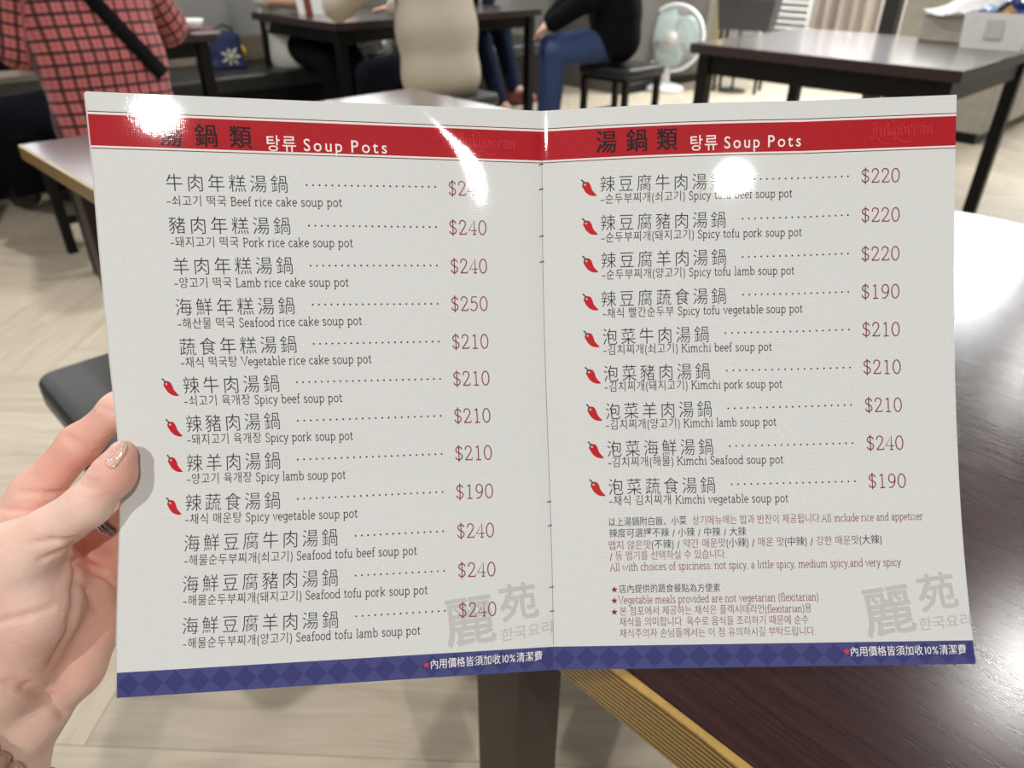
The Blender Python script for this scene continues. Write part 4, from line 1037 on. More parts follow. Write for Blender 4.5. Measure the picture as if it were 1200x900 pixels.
INK = {'k': print_mat('black_ink', (34, 32, 33)), 'n': print_mat('brown_black_ink', (66, 48, 44)), 'r': print_mat('wine_ink', (140, 52, 66)), 'p': print_mat('faded_wine_ink', (150, 92, 100)), 'w': print_mat('white_ink', (244, 240, 236)),
       'b': print_mat('header_black_ink', (34, 10, 14)), 'g': print_mat('grey_watermark_ink', (200, 199, 195)), 's': print_mat('red_star_ink', (226, 52, 66)),
       'd': print_mat('dark_red_star_ink', (150, 24, 44)), 'l': print_mat('pale_red_ink', (202, 46, 54)), 'c': print_mat('chili_red_ink', (200, 22, 34)), 'e': print_mat('stem_green_ink', (24, 92, 62)), 'o': print_mat('chili_highlight_ink', (240, 190, 180))}
menu = thing('menu_booklet', 'open bilingual menu with red and blue bands held in the hand', 'menu', at(642, 780, .335))
bpy.context.view_layer.update()
MI = np.array(menu.location)
def menu_mesh(name, V, F, UV, mats, midx=None):
    me = bpy.data.meshes.new(name); me.from_pydata([tuple(p - MI) for p in V], [], F); 
    ul = me.uv_layers.new(name='sheet')
    li = np.empty(len(me.loops), np.int32); me.loops.foreach_get('vertex_index', li)
    ul.data.foreach_set('uv', np.asarray(UV, np.float32)[li].ravel())
    for m in mats: me.materials.append(m)
    if midx is not None: me.polygons.foreach_set('material_index', midx)
    return me
def page(pg, name, label):
    nu, nv = 72, 96
    U, Vv = np.meshgrid(np.linspace(0, 1, nu + 1), np.linspace(0, 1, nv + 1)); U = U.ravel(); Vv = Vv.ravel()
    A = surf(pg, U, Vv); B = surf(pg, U, Vv, -.0006); N = len(U); W = nu + 1; F = []; mi = []
    for j in range(nv):
        for i in range(nu):
            a = j * W + i; F.append((a, a + W, a + W + 1, a + 1)); mi.append(0)
    for j in range(nv):
        for i in range(nu):
            a = N + j * W + i; F.append((a, a + 1, a + W + 1, a + W)); mi.append(1)
    for i in range(nu):
        F.append((i, i + 1, i + 1 + N, i + N)); mi.append(1); a = nv * W + i; F.append((a, a + N, a + 1 + N, a + 1)); mi.append(1)
    for j in range(nv):
        a = j * W; F.append((a, a + N, a + W + N, a + W)); mi.append(1); a = j * W + nu; F.append((a, a + W, a + W + N, a + N)); mi.append(1)
    ns = 2 * nu + 2 * nv; F = F[:-ns] + [tuple(k + 2 * N for k in q) for q in F[-ns:]]      # the rim has its own corners, so it stays crisp
    uv = np.stack([np.r_[U, U, U, U], np.r_[Vv, Vv, Vv, Vv]], 1)
    me = menu_mesh(name, np.r_[A, B, A, B], F, uv, [M['page'], M['page_back']], mi)
    me.polygons.foreach_set('use_smooth', [True] * len(me.polygons))
    o = obj(name, me, None, menu); o['label'] = label; return o
PG = [page(0, 'page', 'left page of the menu listing soup pots'), page(1, 'page', 'right page of the menu listing spicy soup pots')]
# sheets behind: the cover
for pg in (0, 1):
    U, Vv = np.meshgrid(np.linspace(-.006 if pg == 0 else 0, 1 if pg == 0 else 1.0, 25), np.linspace(.0005, 1.001, 33)); sh = U.shape; U = U.ravel(); Vv = Vv.ravel()
    A = surf(pg, U, Vv, -.0012); B = surf(pg, U, Vv, -.0017); N = len(U); W = sh[1]; F = []
    for j in range(sh[0] - 1):
        for i in range(W - 1): a = j * W + i; F += [(a, a + W, a + W + 1, a + 1), (N + a, N + a + 1, N + a + W + 1, N + a + W)]
    for i in range(W - 1): a = (sh[0] - 1) * W + i; F += [(i, i + 1, i + 1 + N, i + N), (a, a + N, a + 1 + N, a + 1)]
    for j in range(sh[0] - 1): a = j * W; b = a + W - 1; F += [(a, a + N, a + W + N, a + W), (b, b + W, b + W + N, b + N)]
    me = menu_mesh('cover', np.r_[A, B], F, np.stack([np.r_[U, U], np.r_[Vv, Vv]], 1), [M['page_back']]); me.polygons.foreach_set('use_smooth', [True] * len(me.polygons))
    obj('cover', me, None, menu)
# fold line and stitches
vv = np.linspace(.075, .955, 60); fp = surf(1, np.full(60, .0012), vv, .00012)
m = MB(); m.tube([p - MI for p in fp], .00008, 5, False); m.build('fold_thread', simple('grey_thread', (120, 116, 112), .8), menu, True)
st_mat = simple('dark_thread', (40, 36, 34), .8)
for y in (193, 222, 277, 307, 588, 616, 688, 716):
    v = (y - 130) / 655; p = surf(0, np.array([.994, 1.0]), np.array([v + .001, v - .001]), .0002); q = surf(1, np.array([.004]), np.array([v]), .0002)
    MB().tube([p[0] - MI, p[1] - MI, q[0] - MI], .00020, 6).build('stitch', st_mat, menu, True)

# ---- lettering
def cm(pts, n=4):                 # smooth curve through points
    P = np.array(pts, float); P = np.vstack([2 * P[0] - P[1], P, 2 * P[-1] - P[-2]]); o = []
    for i in range(1, len(P) - 2):
        for t in np.linspace(0, 1, n, endpoint=False):
            a, b, c, d = P[i - 1:i + 3]; o.append(.5 * ((2 * b) + (-a + c) * t + (2 * a - 5 * b + 4 * c - d) * t * t + (-a + 3 * b - 3 * c + d) * t ** 3))
    o.append(P[-2]); return np.array(o)
def arc(cx, cy, rx, ry, a0, a1, n=16): t = np.radians(np.linspace(a0, a1, n)); return np.stack([cx + rx * np.cos(t), cy + ry * np.sin(t)], 1)
L_ = lambda *p: np.array(p, float)
S_t = lambda x, y0, y1: L_((x, y0), (x, y1))
H_ = lambda x0, x1, y: L_((x0, y), (x1, y))
def arch(x0, x1): w = x1 - x0; return cm([(x0, .33), (x0 + w * .3, .44), (x0 + w * .62, .475), (x0 + w * .93, .43), (x1, .30), (x1, 0)])
SERIF = {
 'a': (.47, [cm([(.09, .37), (.14, .45), (.22, .475), (.30, .44), (.33, .35), (.33, .08), (.36, .01), (.43, .03)]), cm([(.33, .29), (.2, .26), (.1, .2), (.07, .12), (.11, .03), (.19, 0), (.27, .04), (.33, .11)])]),
 'b': (.52, [S_t(.1, .73, .02), H_(.02, .1, .73), arc(.27, .235, .18, .235, 155, -155)]), 'c': (.44, [arc(.25, .235, .19, .235, 45, 315)]),
 'd': (.53, [arc(.24, .235, .18, .235, 25, 335), S_t(.42, .73, 0), H_(.34, .42, .73), H_(.42, .50, 0)]), 'e': (.46, [H_(.06, .42, .25), arc(.24, .235, .18, .235, 2, 312)]),
 'f': (.32, [cm([(.33, .69), (.27, .73), (.2, .71), (.15, .6), (.15, .3), (.15, 0)]), H_(.05, .28, .46), H_(.07, .25, 0)]),
 'g': (.50, [arc(.23, .25, .16, .22, 0, 360), cm([(.40, .47), (.40, .2), (.40, -.05), (.36, -.17), (.24, -.21), (.1, -.16)]), H_(.40, .48, .47)]),
 'h': (.55, [S_t(.1, .73, 0), H_(.02, .1, .73), arch(.1, .41), H_(.03, .18, 0), H_(.34, .49, 0)]), 'i': (.27, [S_t(.14, .47, 0), H_(.05, .14, .47), H_(.06, .22, 0), L_((.14, .62), (.14, .68))]),
 'k': (.52, [S_t(.1, .73, 0), H_(.02, .1, .73), L_((.42, .47), (.1, .19)), L_((.2, .28), (.44, 0)), H_(.03, .18, 0), H_(.34, .47, .47)]),
 'l': (.27, [S_t(.14, .73, 0), H_(.05, .14, .73), H_(.06, .22, 0)]), 'm': (.82, [S_t(.1, .47, 0), H_(.02, .1, .47), arch(.1, .39), arch(.39, .68), H_(.03, .18, 0), H_(.33, .46, 0), H_(.61, .76, 0)]),
 'n': (.55, [S_t(.1, .47, 0), H_(.02, .1, .47), arch(.1, .41), H_(.03, .18, 0), H_(.34, .49, 0)]), 'o': (.50, [arc(.25, .235, .19, .235, 0, 360, 22)]),
 'p': (.53, [S_t(.1, .47, -.21), H_(.02, .1, .47), H_(.03, .19, -.21), arc(.27, .235, .18, .235, 155, -155)]), 'r': (.38, [S_t(.1, .47, 0), H_(.02, .1, .47), H_(.03, .2, 0), cm([(.1, .32), (.18, .43), (.26, .475), (.34, .45)])]),
 's': (.42, [cm([(.34, .40), (.28, .46), (.2, .475), (.11, .44), (.09, .35), (.15, .28), (.26, .22), (.34, .14), (.32, .04), (.23, 0), (.13, .01), (.07, .09)])]),
 't': (.34, [cm([(.15, .63), (.15, .35), (.15, .08), (.19, .01), (.31, .04)]), H_(.04, .29, .46)]), 'u': (.55, [cm([(.1, .47), (.1, .25), (.1, .10), (.15, .01), (.24, 0), (.34, .05), (.41, .14)]), S_t(.41, .47, 0), H_(.02, .1, .47), H_(.33, .41, .47), H_(.41, .49, 0)]),
 'v': (.48, [L_((.06, .47), (.24, 0), (.42, .47)), H_(.01, .13, .47), H_(.36, .47, .47)]), 'w': (.70, [L_((.06, .47), (.20, 0), (.34, .42), (.49, 0), (.63, .47)), H_(.01, .13, .47), H_(.57, .68, .47)]),
 'x': (.48, [L_((.07, .47), (.42, 0)), L_((.41, .47), (.06, 0)), H_(.02, .14, .47), H_(.34, .46, .47), H_(.02, .13, 0), H_(.35, .47, 0)]),
 'y': (.48, [L_((.06, .47), (.25, .02)), cm([(.42, .47), (.25, .02), (.17, -.15), (.10, -.21), (.04, -.18)]), H_(.01, .13, .47), H_(.36, .47, .47)]), 'z': (.44, [L_((.07, .36), (.07, .46), (.37, .46), (.06, 0), (.39, 0), (.39, .10))]),
 'A': (.66, [L_((.06, 0), (.32, .70), (.59, 0)), H_(.16, .49, .25), H_(.01, .15, 0), H_(.50, .66, 0)]), 'B': (.58, [S_t(.12, .69, 0), H_(.04, .3, .69), H_(.04, .32, 0), H_(.12, .32, .37), arc(.30, .53, .15, .16, 90, -90, 9), arc(.32, .185, .18, .185, 90, -90, 9)]),
 'K': (.64, [S_t(.12, .69, 0), H_(.04, .2, .69), H_(.04, .2, 0), L_((.54, .69), (.12, .3)), L_((.26, .42), (.57, 0)), H_(.47, .61, .69), H_(.48, .63, 0)]), 'L': (.52, [S_t(.12, .69, 0), H_(.04, .22, .69), L_((.04, 0), (.46, 0), (.48, .15))]),
 'P': (.54, [S_t(.12, .69, 0), H_(.04, .3, .69), H_(.04, .22, 0), H_(.12, .3, .31), arc(.30, .50, .18, .19, 90, -90, 10)]), 'S': (.52, [cm([(.42, .55), (.41, .64), (.30, .70), (.18, .68), (.10, .58), (.12, .46), (.26, .37), (.40, .28), (.44, .16), (.38, .04), (.26, -.01), (.14, .02), (.08, .15)])]),
 'V': (.64, [L_((.06, .69), (.33, 0), (.59, .69)), H_(.0, .14, .69), H_(.51, .66, .69)]),
 '0': (.50, [arc(.25, .34, .19, .345, 0, 360, 26)]), '1': (.50, [S_t(.26, .69, 0), L_((.26, .69), (.14, .60)), H_(.13, .40, 0)]),
 '2': (.50, [cm([(.08, .50), (.10, .62), (.18, .685), (.28, .68), (.38, .60), (.39, .47), (.30, .30), (.18, .14), (.07, .01)]), L_((.07, .01), (.43, .01), (.45, .11))]), '4': (.50, [L_((.34, 0), (.34, .69), (.04, .19), (.47, .19)), H_(.26, .43, 0)]),
 '5': (.50, [L_((.41, .68), (.14, .68), (.11, .38)), cm([(.11, .38), (.2, .43), (.31, .42), (.40, .33), (.41, .2), (.35, .06), (.24, 0), (.12, .02), (.06, .10)])]), '9': (.50, [arc(.25, .47, .17, .215, 0, 360, 20), cm([(.42, .47), (.41, .28), (.33, .10), (.20, .0), (.09, .03)])]),
 '$': (.50, [cm([(.41, .53), (.37, .62), (.25, .66), (.13, .61), (.09, .51), (.14, .41), (.26, .35), (.38, .28), (.42, .17), (.37, .07), (.25, .02), (.13, .06), (.07, .16)]), S_t(.25, .76, -.08)]),
 '(': (.28, [arc(.32, .26, .22, .52, 120, 240, 10)]), ')': (.28, [arc(-.04, .26, .22, .52, 60, -60, 10)]), '.': (.22, [L_((.08, 0), (.08, .06))]), ',': (.22, [L_((.10, .05), (.06, -.10))]), ':': (.24, [L_((.1, .0), (.1, .06)), L_((.1, .34), (.1, .40))]),
 '/': (.42, [L_((.12, -.10), (.32, .66))]), '-': (.42, [H_(.02, .36, .25)]), ' ': (.28, [])}
def ribbon(pts, w):
    P = np.asarray(pts, float); n = len(P)
    D = np.zeros_like(P); D[1:-1] = P[2:] - P[:-2]; D[0] = P[1] - P[0]; D[-1] = P[-1] - P[-2]
    D /= (np.linalg.norm(D, axis=1, keepdims=True) + 1e-9); Nn = np.stack([-D[:, 1], D[:, 0]], 1) * w / 2
    v = np.concatenate([P + Nn, P - Nn]); return v, [(i, n + i, n + i + 1, i + 1) for i in range(n - 1)]
def nib(pts, wx, wy):             # broad-nib pen stroke
    P = np.asarray(pts, float); n = len(P); o = np.array([wx, wy]) / 2; return np.concatenate([P + o, P - o]), [(i, n + i, n + i + 1, i + 1) for i in range(n - 1)]
GC = {}
tcv = bpy.data.curves.new('glyph', 'FONT'); tob = bpy.data.objects.new('glyph', tcv); COL.objects.link(tob)
def glyph(ch, off=0.0):
    k = (ch, off)
    if k in GC: return GC[k]
    tcv.body = ch; tcv.size = 1.0; tcv.offset = off; tcv.resolution_u = 2 if ord(ch) > 0x2000 else 4; tcv.fill_mode = 'FRONT'
    dg = bpy.context.evaluated_depsgraph_get(); dg.update(); me = tob.evaluated_get(dg).to_mesh()
    V = np.empty(len(me.vertices) * 3, np.float32); me.vertices.foreach_get('co', V); V = V.reshape(-1, 3)[:, :2].astype(float)
    F = [tuple(p.vertices) for p in me.polygons]; tob.evaluated_get(dg).to_mesh_clear()
    GC[k] = (V, F); return GC[k]
def adv(ch, off):
    o = ord(ch)
    if 0xAC00 <= o <= 0xD7A3: return .92
    if o > 0x2E80 or ch == '★': return 1.0
    V, F = glyph(ch, off)
    return (V[:, 0].max() + .10) if len(V) else .28
def compose(text, style, pen, off, track):
    X = 0.0; V = []; F = []
    for ch in text:
        if style == 'serif' and ch in SERIF:
            a, st = SERIF[ch]
            for s in st:
                v, f = ribbon(s, pen); n = sum(len(q) for q in V); V.append(v + [X, 0]); F += [tuple(i + n for i in q) for q in f]
            X += a + track * .5
        elif ch == ' ': X += .28 + track * .5
        else:
            v, f = glyph(ch, off); n = sum(len(q) for q in V)
            if len(v): 
                a = adv(ch, off); V.append(v + [X, 0]); F += [tuple(i + n for i in q) for q in f]
            else: a = .3
            X += a + track
    V = np.concatenate(V) if V else np.zeros((0, 2)); return V, F
def lay(pg, name, parts, p0, p1, em_px, style='serif', pen=.055, off=0.0, track=0.0, mid=.30, shear=0.0, label=None, lift=None):
    """parts: list of (ink, text). p0,p1: where the line begins and ends on the sheet (as read off the photograph), mid: height of the line centre in ems"""
    u0, v0 = uv_of(pg, *p0); u1, v1 = uv_of(pg, *p1)
    full = ''.join(t for _, t in parts)
    Vs, Fs, Ms = [], [], []; X = 0.0; n = 0; mats = []
    for ink, t in parts:
        v, f = compose(t, style, pen, off, track); 
        # advance of this run
        a = 0.0
        for ch in t:
            if style == 'serif' and ch in SERIF: a += SERIF[ch][0] + track * .5
            elif ch == ' ': a += .28 + track * .5
            else: a += adv(ch, off) + track
        Vs.append(v + [X, 0]); Fs += [tuple(i + n for i in q) for q in f]; 
        if INK[ink] not in mats: mats.append(INK[ink])
        Ms += [mats.index(INK[ink])] * len(f); n += len(v); X += a
    V = np.concatenate(Vs); V[:, 0] += shear * (V[:, 1] - mid)
    x0, x1 = V[:, 0].min(), V[:, 0].max(); t = (V[:, 0] - x0) / (x1 - x0); h = (V[:, 1] - mid) * em_px
    # px per unit v on this page, so that letter height is set on the sheet itself
    ppv = [(711 + 655) / 2, (655 + 667) / 2][pg] if pg == 1 else 711 + (655 - 711) * (u0 + (u1 - u0) * t)
    ppu = [520., 490.][pg]
    U = u0 + (u1 - u0) * t; W = v0 + (v1 - v0) * t - h / ppv
    U = U + h / ppu * ((v1 - v0) / max(1e-6, (u1 - u0))) * .0
    P = surf(pg, U, W, lift or (.00010 + .00001 * (LIFT[0] % 3))); LIFT[0] += 1
    me = menu_mesh(name, P, Fs, np.stack([U, W], 1), mats, Ms)
    o = obj(name, me, None, PG[pg])
    if label: o['label'] = label
    return o
LIFT = [0]
rows_l = [
 ('牛肉年糕湯鍋', '-쇠고기 떡국 Beef rice cake soup pot', '$240', (195, 214, 336.6, 216), (195.5, 236.5, 400.8, 238.2), (359.5, 217, 510, 219), (525.6, 220.7, 568.8, 221.2)),
 ('豬肉年糕湯鍋', '-돼지고기 떡국 Pork rice cake soup pot', '$240', (198, 264, 339.7, 265), (199.7, 284.8, 413.6, 285.5), (362, 264.5, 511, 266.2), (526.3, 266.6, 570, 266.9)),
 ('羊肉年糕湯鍋', '-양고기 떡국 Lamb rice cake soup pot', '$240', (203, 312.1, 342.7, 311.2), (204.3, 332.7, 408.5, 331.5), (364, 311.4, 511.9, 311.2), (528, 312.1, 570.7, 311.8)),
 ('海鮮年糕湯鍋', '-해산물 떡국 Seafood rice cake soup pot', '$250', (206, 360.2, 344.8, 358.3), (208.3, 380.5, 424.1, 376.5), (366.5, 357, 512.8, 356), (528.7, 356.2, 571.4, 355.8)),
 ('蔬食年糕湯鍋', '-채식 떡국탕 Vegetable rice cake soup pot', '$210', (210.6, 406.9, 347, 403.4), (212, 426, 435.3, 421.3), (367.7, 403, 514.2, 400.3), (529.8, 400.6, 572.3, 400)),
 ('辣牛肉湯鍋', '-쇠고기 육개장 Spicy beef soup pot', '$210', (214.8, 452, 326.8, 449.3), (216, 471, 401, 466.8), (347.8, 448, 515.8, 444), (531, 444, 573.5, 443)),
 ('辣豬肉湯鍋', '-돼지고기 육개장 Spicy pork soup pot', '$210', (218.3, 497, 327.5, 493.2), (219.5, 516.3, 413.6, 511.2), (349, 493, 516.5, 487.4), (532.2, 487.6, 574.6, 486.6)),
 ('辣羊肉湯鍋', '-양고기 육개장 Spicy lamb soup pot', '$210', (219, 543, 328, 539.7), (219, 562.5, 405, 556.7), (349, 538.5, 517.5, 532), (533.3, 531.4, 576.3, 530.2)),
 ('辣蔬食湯鍋', '-채식 매운탕 Spicy vegetable soup pot', '$190', (217.6, 589.4, 328, 586.3), (217.2, 609.7, 419, 602.2), (349, 584.7, 518.6, 576.5), (534.5, 576.5, 577.7, 575.1)),
 ('海鮮豆腐牛肉湯鍋', '-해물순두부찌개(쇠고기) Seafood tofu beef soup pot', '$240', (216, 637, 395.2, 629.5), (216, 658.2, 488.5, 645.8), (416.7, 627.9, 519.3, 622.5), (535.7, 622.5, 578.8, 621)),
 ('海鮮豆腐豬肉湯鍋', '-해물순두부찌개(돼지고기) Seafood tofu pork soup pot', '$240', (214.4, 685, 395.6, 676.8), (214.8, 705.3, 501.1, 691.8), (416.7, 674.5, 520.5, 669), (536.8, 668.3, 580.5, 666.7)),
 ('海鮮豆腐羊肉湯鍋', '-해물순두부찌개(양고기) Seafood tofu lamb soup pot', '$240', (214, 733.8, 396, 725.9), (214.5, 755.5, 492.6, 739.2), (417.5, 722.1, 521.3, 715.8), (537.7, 715, 581.5, 713.4))]
rows_r = [
 ('辣豆腐牛肉湯鍋', '-순두부찌개(쇠고기) Spicy tofu beef soup pot', '$220', (703.5, 216, 849.3, 212.7), (704, 234.6, 928.3, 227.2), (869.5, 210.5, 993.7, 206.6), (1009.5, 206.2, 1054.3, 205.2)),
 ('辣豆腐豬肉湯鍋', '-순두부찌개(돼지고기) Spicy tofu pork soup pot', '$220', (704, 261.5, 850, 257.5), (704.7, 279.7, 939.5, 272.7), (870.3, 256.3, 993.7, 252.1), (1009.5, 252.1, 1054.3, 251.2)),
 ('辣豆腐羊肉湯鍋', '-순두부찌개(양고기) Spicy tofu lamb soup pot', '$220', (704.7, 305.6, 850.5, 301.4), (705.4, 323.3, 930.7, 317.5), (870.3, 301.1, 993.7, 297.2), (1009.5, 297.6, 1053.9, 296.8)),
 ('辣豆腐蔬食湯鍋', '-채식 빨간순두부 Spicy tofu vegetable soup pot', '$190', (704.7, 350.9, 850.5, 346.7), (706.3, 368.4, 940.5, 362.3), (870.8, 345.5, 994, 342), (1009.5, 341.9, 1053.9, 341.2)),
 ('泡菜牛肉湯鍋', '-김치찌개(쇠고기) Kimchi beef soup pot', '$210', (706.5, 395.2, 830.2, 391.7), (707, 411.5, 904.3, 406.9), (850, 390.3, 994.8, 386.3), (1010.5, 386.2, 1054.3, 385.6)),
 ('泡菜豬肉湯鍋', '-김치찌개(돼지고기) Kimchi pork soup pot', '$210', (707.7, 438.3, 831.4, 434.8), (708.6, 454.5, 916.7, 450.5), (851.7, 434.2, 996, 430.7), (1011.6, 430.2, 1055.5, 429.7)),
 ('泡菜羊肉湯鍋', '-김치찌개(양고기) Kimchi lamb soup pot', '$210', (710, 482.4, 833.7, 479.2), (710, 499, 909.7, 494.8), (853.3, 478.5, 997.2, 474.5), (1013.5, 474.8, 1056.7, 474.2)),
 ('泡菜海鮮湯鍋', '-김치찌개(해물) Kimchi Seafood soup pot', '$240', (711.7, 526.4, 835.3, 523.6), (712.4, 543, 917.8, 539), (855.2, 522.7, 999, 519.2), (1015.4, 519.3, 1058.5, 518.7)),
 ('泡菜蔬食湯鍋', '-채식 김치찌개 Kimchi vegetable soup pot', '$190', (713.3, 571, 837.7, 568.4), (714, 588, 923.7, 584.3), (857.5, 567.5, 1001.8, 564), (1017.7, 563.8, 1061.3, 563.2))]
def disc_row(pg, p0, p1, step=7.45, r=.00042):
    u0, v0 = uv_of(pg, *p0); u1, v1 = uv_of(pg, *p1); n = int(round(math.hypot(p1[0] - p0[0], p1[1] - p0[1]) / step)) + 1; V = []; F = []
    for i in range(n):
        t = i / (n - 1); cu, cv = u0 + (u1 - u0) * t, v0 + (v1 - v0) * t; b = len(V)
        for k in range(8): a = k * math.pi / 4; V.append((cu + r / PW * math.cos(a), cv + r / PH * math.sin(a)))
        F.append(tuple(b + 7 - k for k in range(8)))
    V = np.array(V); P = surf(pg, V[:, 0], V[:, 1], .0001)
    obj('dot_leader', menu_mesh('dot_leader', P, F, V, [INK['n']]), None, PG[pg])
CH_BODY = cm([(-.34, .20), (-.20, .34), (.02, .30), (.14, .10), (.22, -.14), (.42, -.38), (.47, -.46), (.28, -.47), (.04, -.40), (-.17, -.22), (-.30, 0), (-.36, .12), (-.34, .20)], 4)[:-1]
CH_STEM = L_((-.44, .46), (-.36, .50), (-.24, .36), (-.14, .32), (-.20, .24), (-.30, .24), (-.34, .22), (-.30, .32))
CH_HI = L_((-.26, .22), (-.20, .24), (-.12, .20), (-.16, .12), (-.22, .14))
def chili(pg, x, y, px=21.0):
    u, v = uv_of(pg, x, y); V = []; F = []; M_ = []
    for k, (P, mi) in enumerate(((CH_BODY, 0), (CH_STEM, 1), (CH_HI, 2))):
        b = len(V); V += [(u + p[0] * px / [520, 490][pg], v - p[1] * px / [690, 660][pg]) for p in P]; F.append(tuple(range(b, b + len(P)))); M_.append(mi)
    V = np.array(V); lifts = [.00010] * len(CH_BODY) + [.00014] * len(CH_STEM) + [.00014] * len(CH_HI)
    P = np.stack([surf(pg, np.array([a]), np.array([b]), l)[0] for (a, b), l in zip(V, lifts)])
    me = menu_mesh('chili_icon', P, F, V, [INK['c'], INK['e'], INK['o']], M_); bm = bmesh.new(); bm.from_mesh(me); bmesh.ops.triangulate(bm, faces=bm.faces[:]); bm.to_mesh(me); bm.free()
    obj('chili_icon', me, None, PG[pg])
def star(pg, x, y, px, ink):
    u, v = uv_of(pg, x, y); V = [(u, v)]
    for k in range(10): a = math.pi / 2 + k * math.pi / 5; r = px / 2 * (1 if k % 2 == 0 else .42); V.append((u + r * math.cos(a) / [520, 490][pg], v - r * math.sin(a) / [690, 660][pg]))
    V = np.array(V); F = [(0, 1 + k, 1 + (k + 1) % 10) for k in range(10)]
    obj('printed_star', menu_mesh('printed_star', surf(pg, V[:, 0], V[:, 1], .0001), F, V, [INK[ink]]), None, PG[pg])
for pg, rows in ((0, rows_l), (1, rows_r)):
    for nm, ds, pr, a, b, c, d in rows:
        lay(pg, 'dish_name', [('k', nm)], a[:2], a[2:], 22.3 if pg == 0 else 21.0, 'noto', off=-.0085, track=.16, mid=.37)
        lay(pg, 'dish_description', [('n', ds)], b[:2], b[2:], 14.2 if pg == 0 else 13.4, 'serif', pen=.076, off=-.003, track=.04, mid=.28)
        disc_row(pg, c[:2], c[2:])
        lay(pg, 'dish_price', [('r', pr)], d[:2], d[2:], 23.5 if pg == 0 else 23.0, 'serif', pen=.056, track=.05, mid=.34)
for (x, y) in ((199.2, 454), (203.6, 501.5), (204.3, 543.2), (203.2, 593.3)): chili(0, x, y)
for (x, y) in ((689.5, 220.2), (690.7, 265.7), (691.1, 309.8), (691.4, 354.1), (692.5, 397.3), (694.2, 440), (695.8, 483.6), (697.7, 527.4), (699.5, 571.7)): chili(1, x, y)
# headers
for k, (ch, x, y) in enumerate((('湯', 199.7, 158.6), ('鍋', 241.2, 159.0), ('類', 281.8, 160.8))): [lay(0, 'header_character', [('b', ch)], (x - 13 + q_, y - .6), (x + 13 + q_, y + .6), 28.5, 'noto', off=.004, mid=.37) for q_ in (-.4, .4)]
for k, (ch, x, y) in enumerate((('湯', 710.5, 166.4), ('鍋', 746, 164.6), ('類', 781.7, 163.2))): [lay(1, 'header_character', [('b', ch)], (x - 12 + q_, y + .5), (x + 12 + q_, y - .5), 28.5, 'noto', off=.004, mid=.37) for q_ in (-.4, .4)]
lay(0, 'header_text', [('w', '탕류 Soup Pots')], (312.8, 168.0), (453.3, 172.6), 20.5, 'noto', off=.006, track=.08, mid=.36)
lay(1, 'header_text', [('w', '탕류 Soup Pots')], (809.2, 168.2), (938.4, 164.2), 20.0, 'noto', off=.006, track=.08, mid=.36)
# blackletter mark in the red band
def mark(pg, p0, p1, hpx):
    G = {'J': [[(.30, .62), (.30, .10), (.18, -.12), (.02, -.05)], [(.0, .50), (.12, .62), (.34, .56)], [(.16, .40), (.16, .12)]], 'n': [[(.04, .36), (.10, .30), (.10, .06), (.16, 0)], [(.10, .30), (.22, .40), (.26, .32), (.26, .06), (.32, 0)]],
         'u': [[(.04, .40), (.08, .34), (.08, .08), (.16, 0), (.26, .10)], [(.26, .40), (.26, .06), (.32, 0)]], 'k': [[(.06, .62), (.10, .56), (.10, .06), (.16, 0)], [(.10, .24), (.26, .38), (.22, .26), (.12, .22), (.26, .04), (.32, .02)]],
         'g': [[(.26, .38), (.08, .34), (.06, .12), (.16, .02), (.26, .10)], [(.26, .40), (.26, -.10), (.14, -.22), (.02, -.16)]], 'o': [[(.16, .40), (.06, .30), (.06, .10), (.16, 0), (.26, .10), (.26, .30), (.16, .40)]], 'r': [[(.04, .36), (.10, .30), (.10, .06), (.16, 0)], [(.10, .30), (.20, .40), (.28, .34)]],
         'e': [[(.08, .20), (.24, .28), (.22, .38), (.10, .36), (.06, .28), (.06, .10), (.14, 0), (.26, .08)]], 'a': [[(.06, .36), (.20, .40), (.24, .32), (.24, .06), (.30, 0)], [(.24, .22), (.08, .18), (.06, .06), (.14, 0), (.24, .08)]]}
    V = []; F = []; X = 0
    for ch, w in zip('Jukgorean', (.42, .34, .34, .32, .32, .30, .30, .32, .34)):
        for s in G[ch]:
            v, f = nib(np.array(s) + [X, 0], .055, .045); n = len(V); V += list(v); F += [tuple(i + n for i in q) for q in f]
        X += w
    for s in (cm([(.3, -.02), (.6, -.34), (1.1, -.38), (1.7, -.30), (2.0, -.34)], 6), cm([(.5, .55), (.8, .78), (1.15, .62), (1.0, .25), (1.3, -.15), (1.8, -.40)], 6)):
        v, f = nib(s, .03, .03); n = len(V); V += list(v); F += [tuple(i + n for i in q) for q in f]
    V = np.array(V); u0, v0 = uv_of(pg, *p0); u1, v1 = uv_of(pg, *p1); t = V[:, 0] / X
    U = u0 + (u1 - u0) * t; W = v0 + (v1 - v0) * t - (V[:, 1] - .2) * hpx / 660
    obj('band_emblem', menu_mesh('band_emblem', surf(pg, U, W, .0001), F, np.stack([U, W], 1), [INK['l']]), None, PG[pg])
mark(0, (535, 166.5), (604, 170), 24); mark(1, (1019.5, 155), (1093, 151), 25)
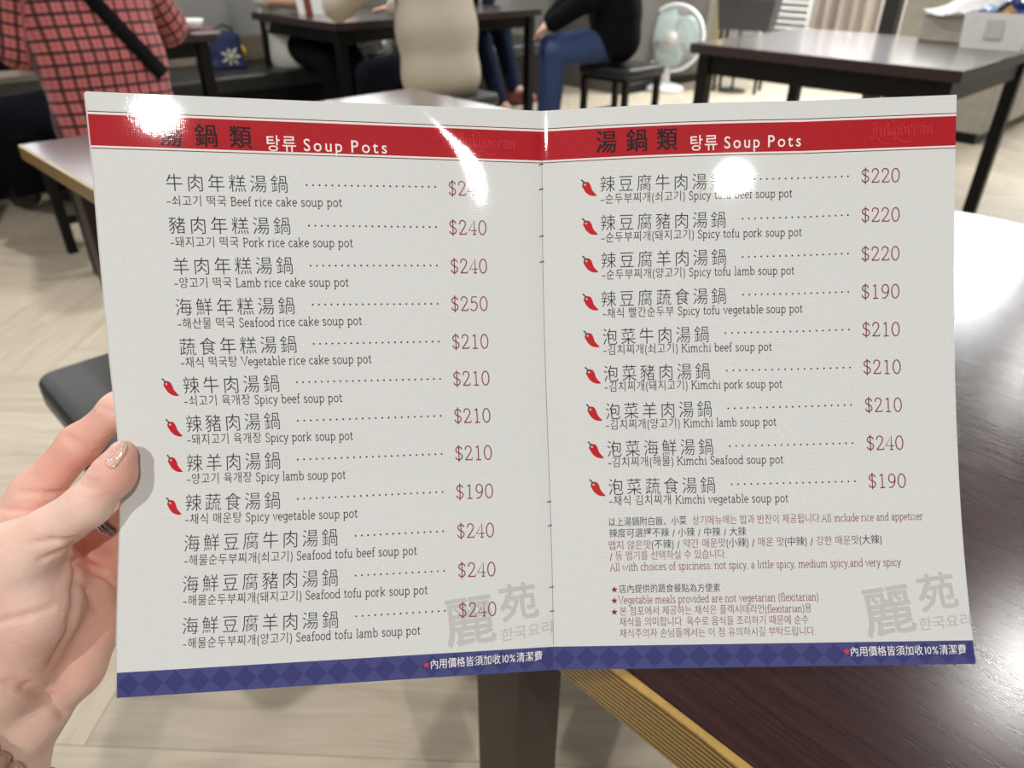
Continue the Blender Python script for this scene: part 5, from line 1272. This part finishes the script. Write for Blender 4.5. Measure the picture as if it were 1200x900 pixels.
# notes on the right page
S2_ = dict(style='serif', pen=.075, off=-.004, mid=.30)
lay(1, 'note_line', [('k', '以上湯鍋附白飯、小菜')], (713.5, 612.6), (804.5, 610.6), 11.5, track=.0, **S2_)
lay(1, 'note_line', [('p', '상기메뉴에는 밥과 반찬이 제공됩니다.All include rice and appetizer')], (811.5, 610.6), (1081.3, 605.1), 12.2, **S2_)
lay(1, 'note_line', [('k', '辣度可選擇不辣 / 小辣 / 中辣 / 大辣')], (714, 625.7), (874.3, 623.3), 11.5, **S2_)
lay(1, 'note_line', [('p', '맵지 않은맛'), ('k', '(不辣) / '), ('p', '약간 매운맛'), ('k', '(小辣) / '), ('p', '매운 맛'), ('k', '(中辣) / '), ('p', '강한 매운맛'), ('k', '(大辣)')], (713.5, 640.1), (1032.8, 632.7), 12, **S2_)
lay(1, 'note_line', [('k', '/ '), ('p', '등 맵기를 선택하실 수 있습니다.')], (714.7, 652.5), (850.5, 649.7), 12, **S2_)
lay(1, 'note_line', [('p', 'All with choices of spiciness: not spicy, a little spicy, medium spicy,and very spicy')], (714.7, 665.3), (1055.7, 659.0), 12.6, **S2_)
lay(1, 'note_line', [('k', '店內提供的蔬食餐點為方便素')], (725.5, 690.8), (844, 689.4), 11.2, **S2_)
lay(1, 'note_line', [('p', 'Vegetable meals provided are not vegetarian (flexitarian)')], (724.5, 703.8), (958.8, 699.7), 12.6, **S2_)
lay(1, 'note_line', [('p', '본 점포에서 제공하는 채식은 플렉시테리언(flexitarian)용')], (726.5, 717.0), (951.1, 713.2), 12, **S2_)
lay(1, 'note_line', [('p', '채식을 의미합니다. 육수로 음식을 조리하기 때문에 순수')], (726.1, 729.7), (947.6, 726.7), 12, **S2_)
lay(1, 'note_line', [('p', '채식주의자 손님들께서는 이 점 유의하시길 부탁드립니다.')], (726.4, 743.0), (955.3, 740), 12, **S2_)
for y in (691, 704, 717.3): star(1, 720, y, 8.5, 'd')
# foot bands
lay(0, 'foot_text', [('w', '內用價格皆須加收10%清潔費')], (505, 778.4), (635.5, 768.2), 12.5, 'noto', off=.004, mid=.37); star(0, 499.6, 779, 8.5, 's')
lay(1, 'foot_text', [('w', '內用價格皆須加收10%清潔費')], (997, 763.4), (1132, 760.8), 12.5, 'noto', off=.004, mid=.37); star(1, 992, 763.5, 8.5, 's')
# grey watermark lettering
for pg, dx, dy in ((0, 0, 0), (1, 490.5, -12.0)):
    q = lambda x, y: (x + dx, y + dy)
    for lf_, (ddx, ddy) in zip((.00004, .000055, .00007, .000085), ((0, 0), (1.3, .5), (.6, 1.4), (1.9, 1.7))):
        lay(pg, 'watermark_stroke', [('g', '麗')], q(521 + ddx, 731 + ddy), q(580 + ddx, 722 + ddy), 62, 'noto', off=.0, mid=.37, shear=-.12, lift=lf_)
        lay(pg, 'watermark_stroke', [('g', '苑')], q(584 + ddx, 708 + ddy), q(630 + ddx, 701 + ddy), 46, 'noto', off=.0, mid=.37, shear=-.12, lift=lf_)
lay(0, 'watermark_text', [('g', '한국요리')], (587, 745), (647.2, 733.8), 16.5, 'noto', off=.012, mid=.37)
lay(1, 'watermark_text', [('g', '한국요리')], (1077, 731.8), (1137.6, 725.6), 16.5, 'noto', off=.012, mid=.37)
bpy.data.objects.remove(tob)
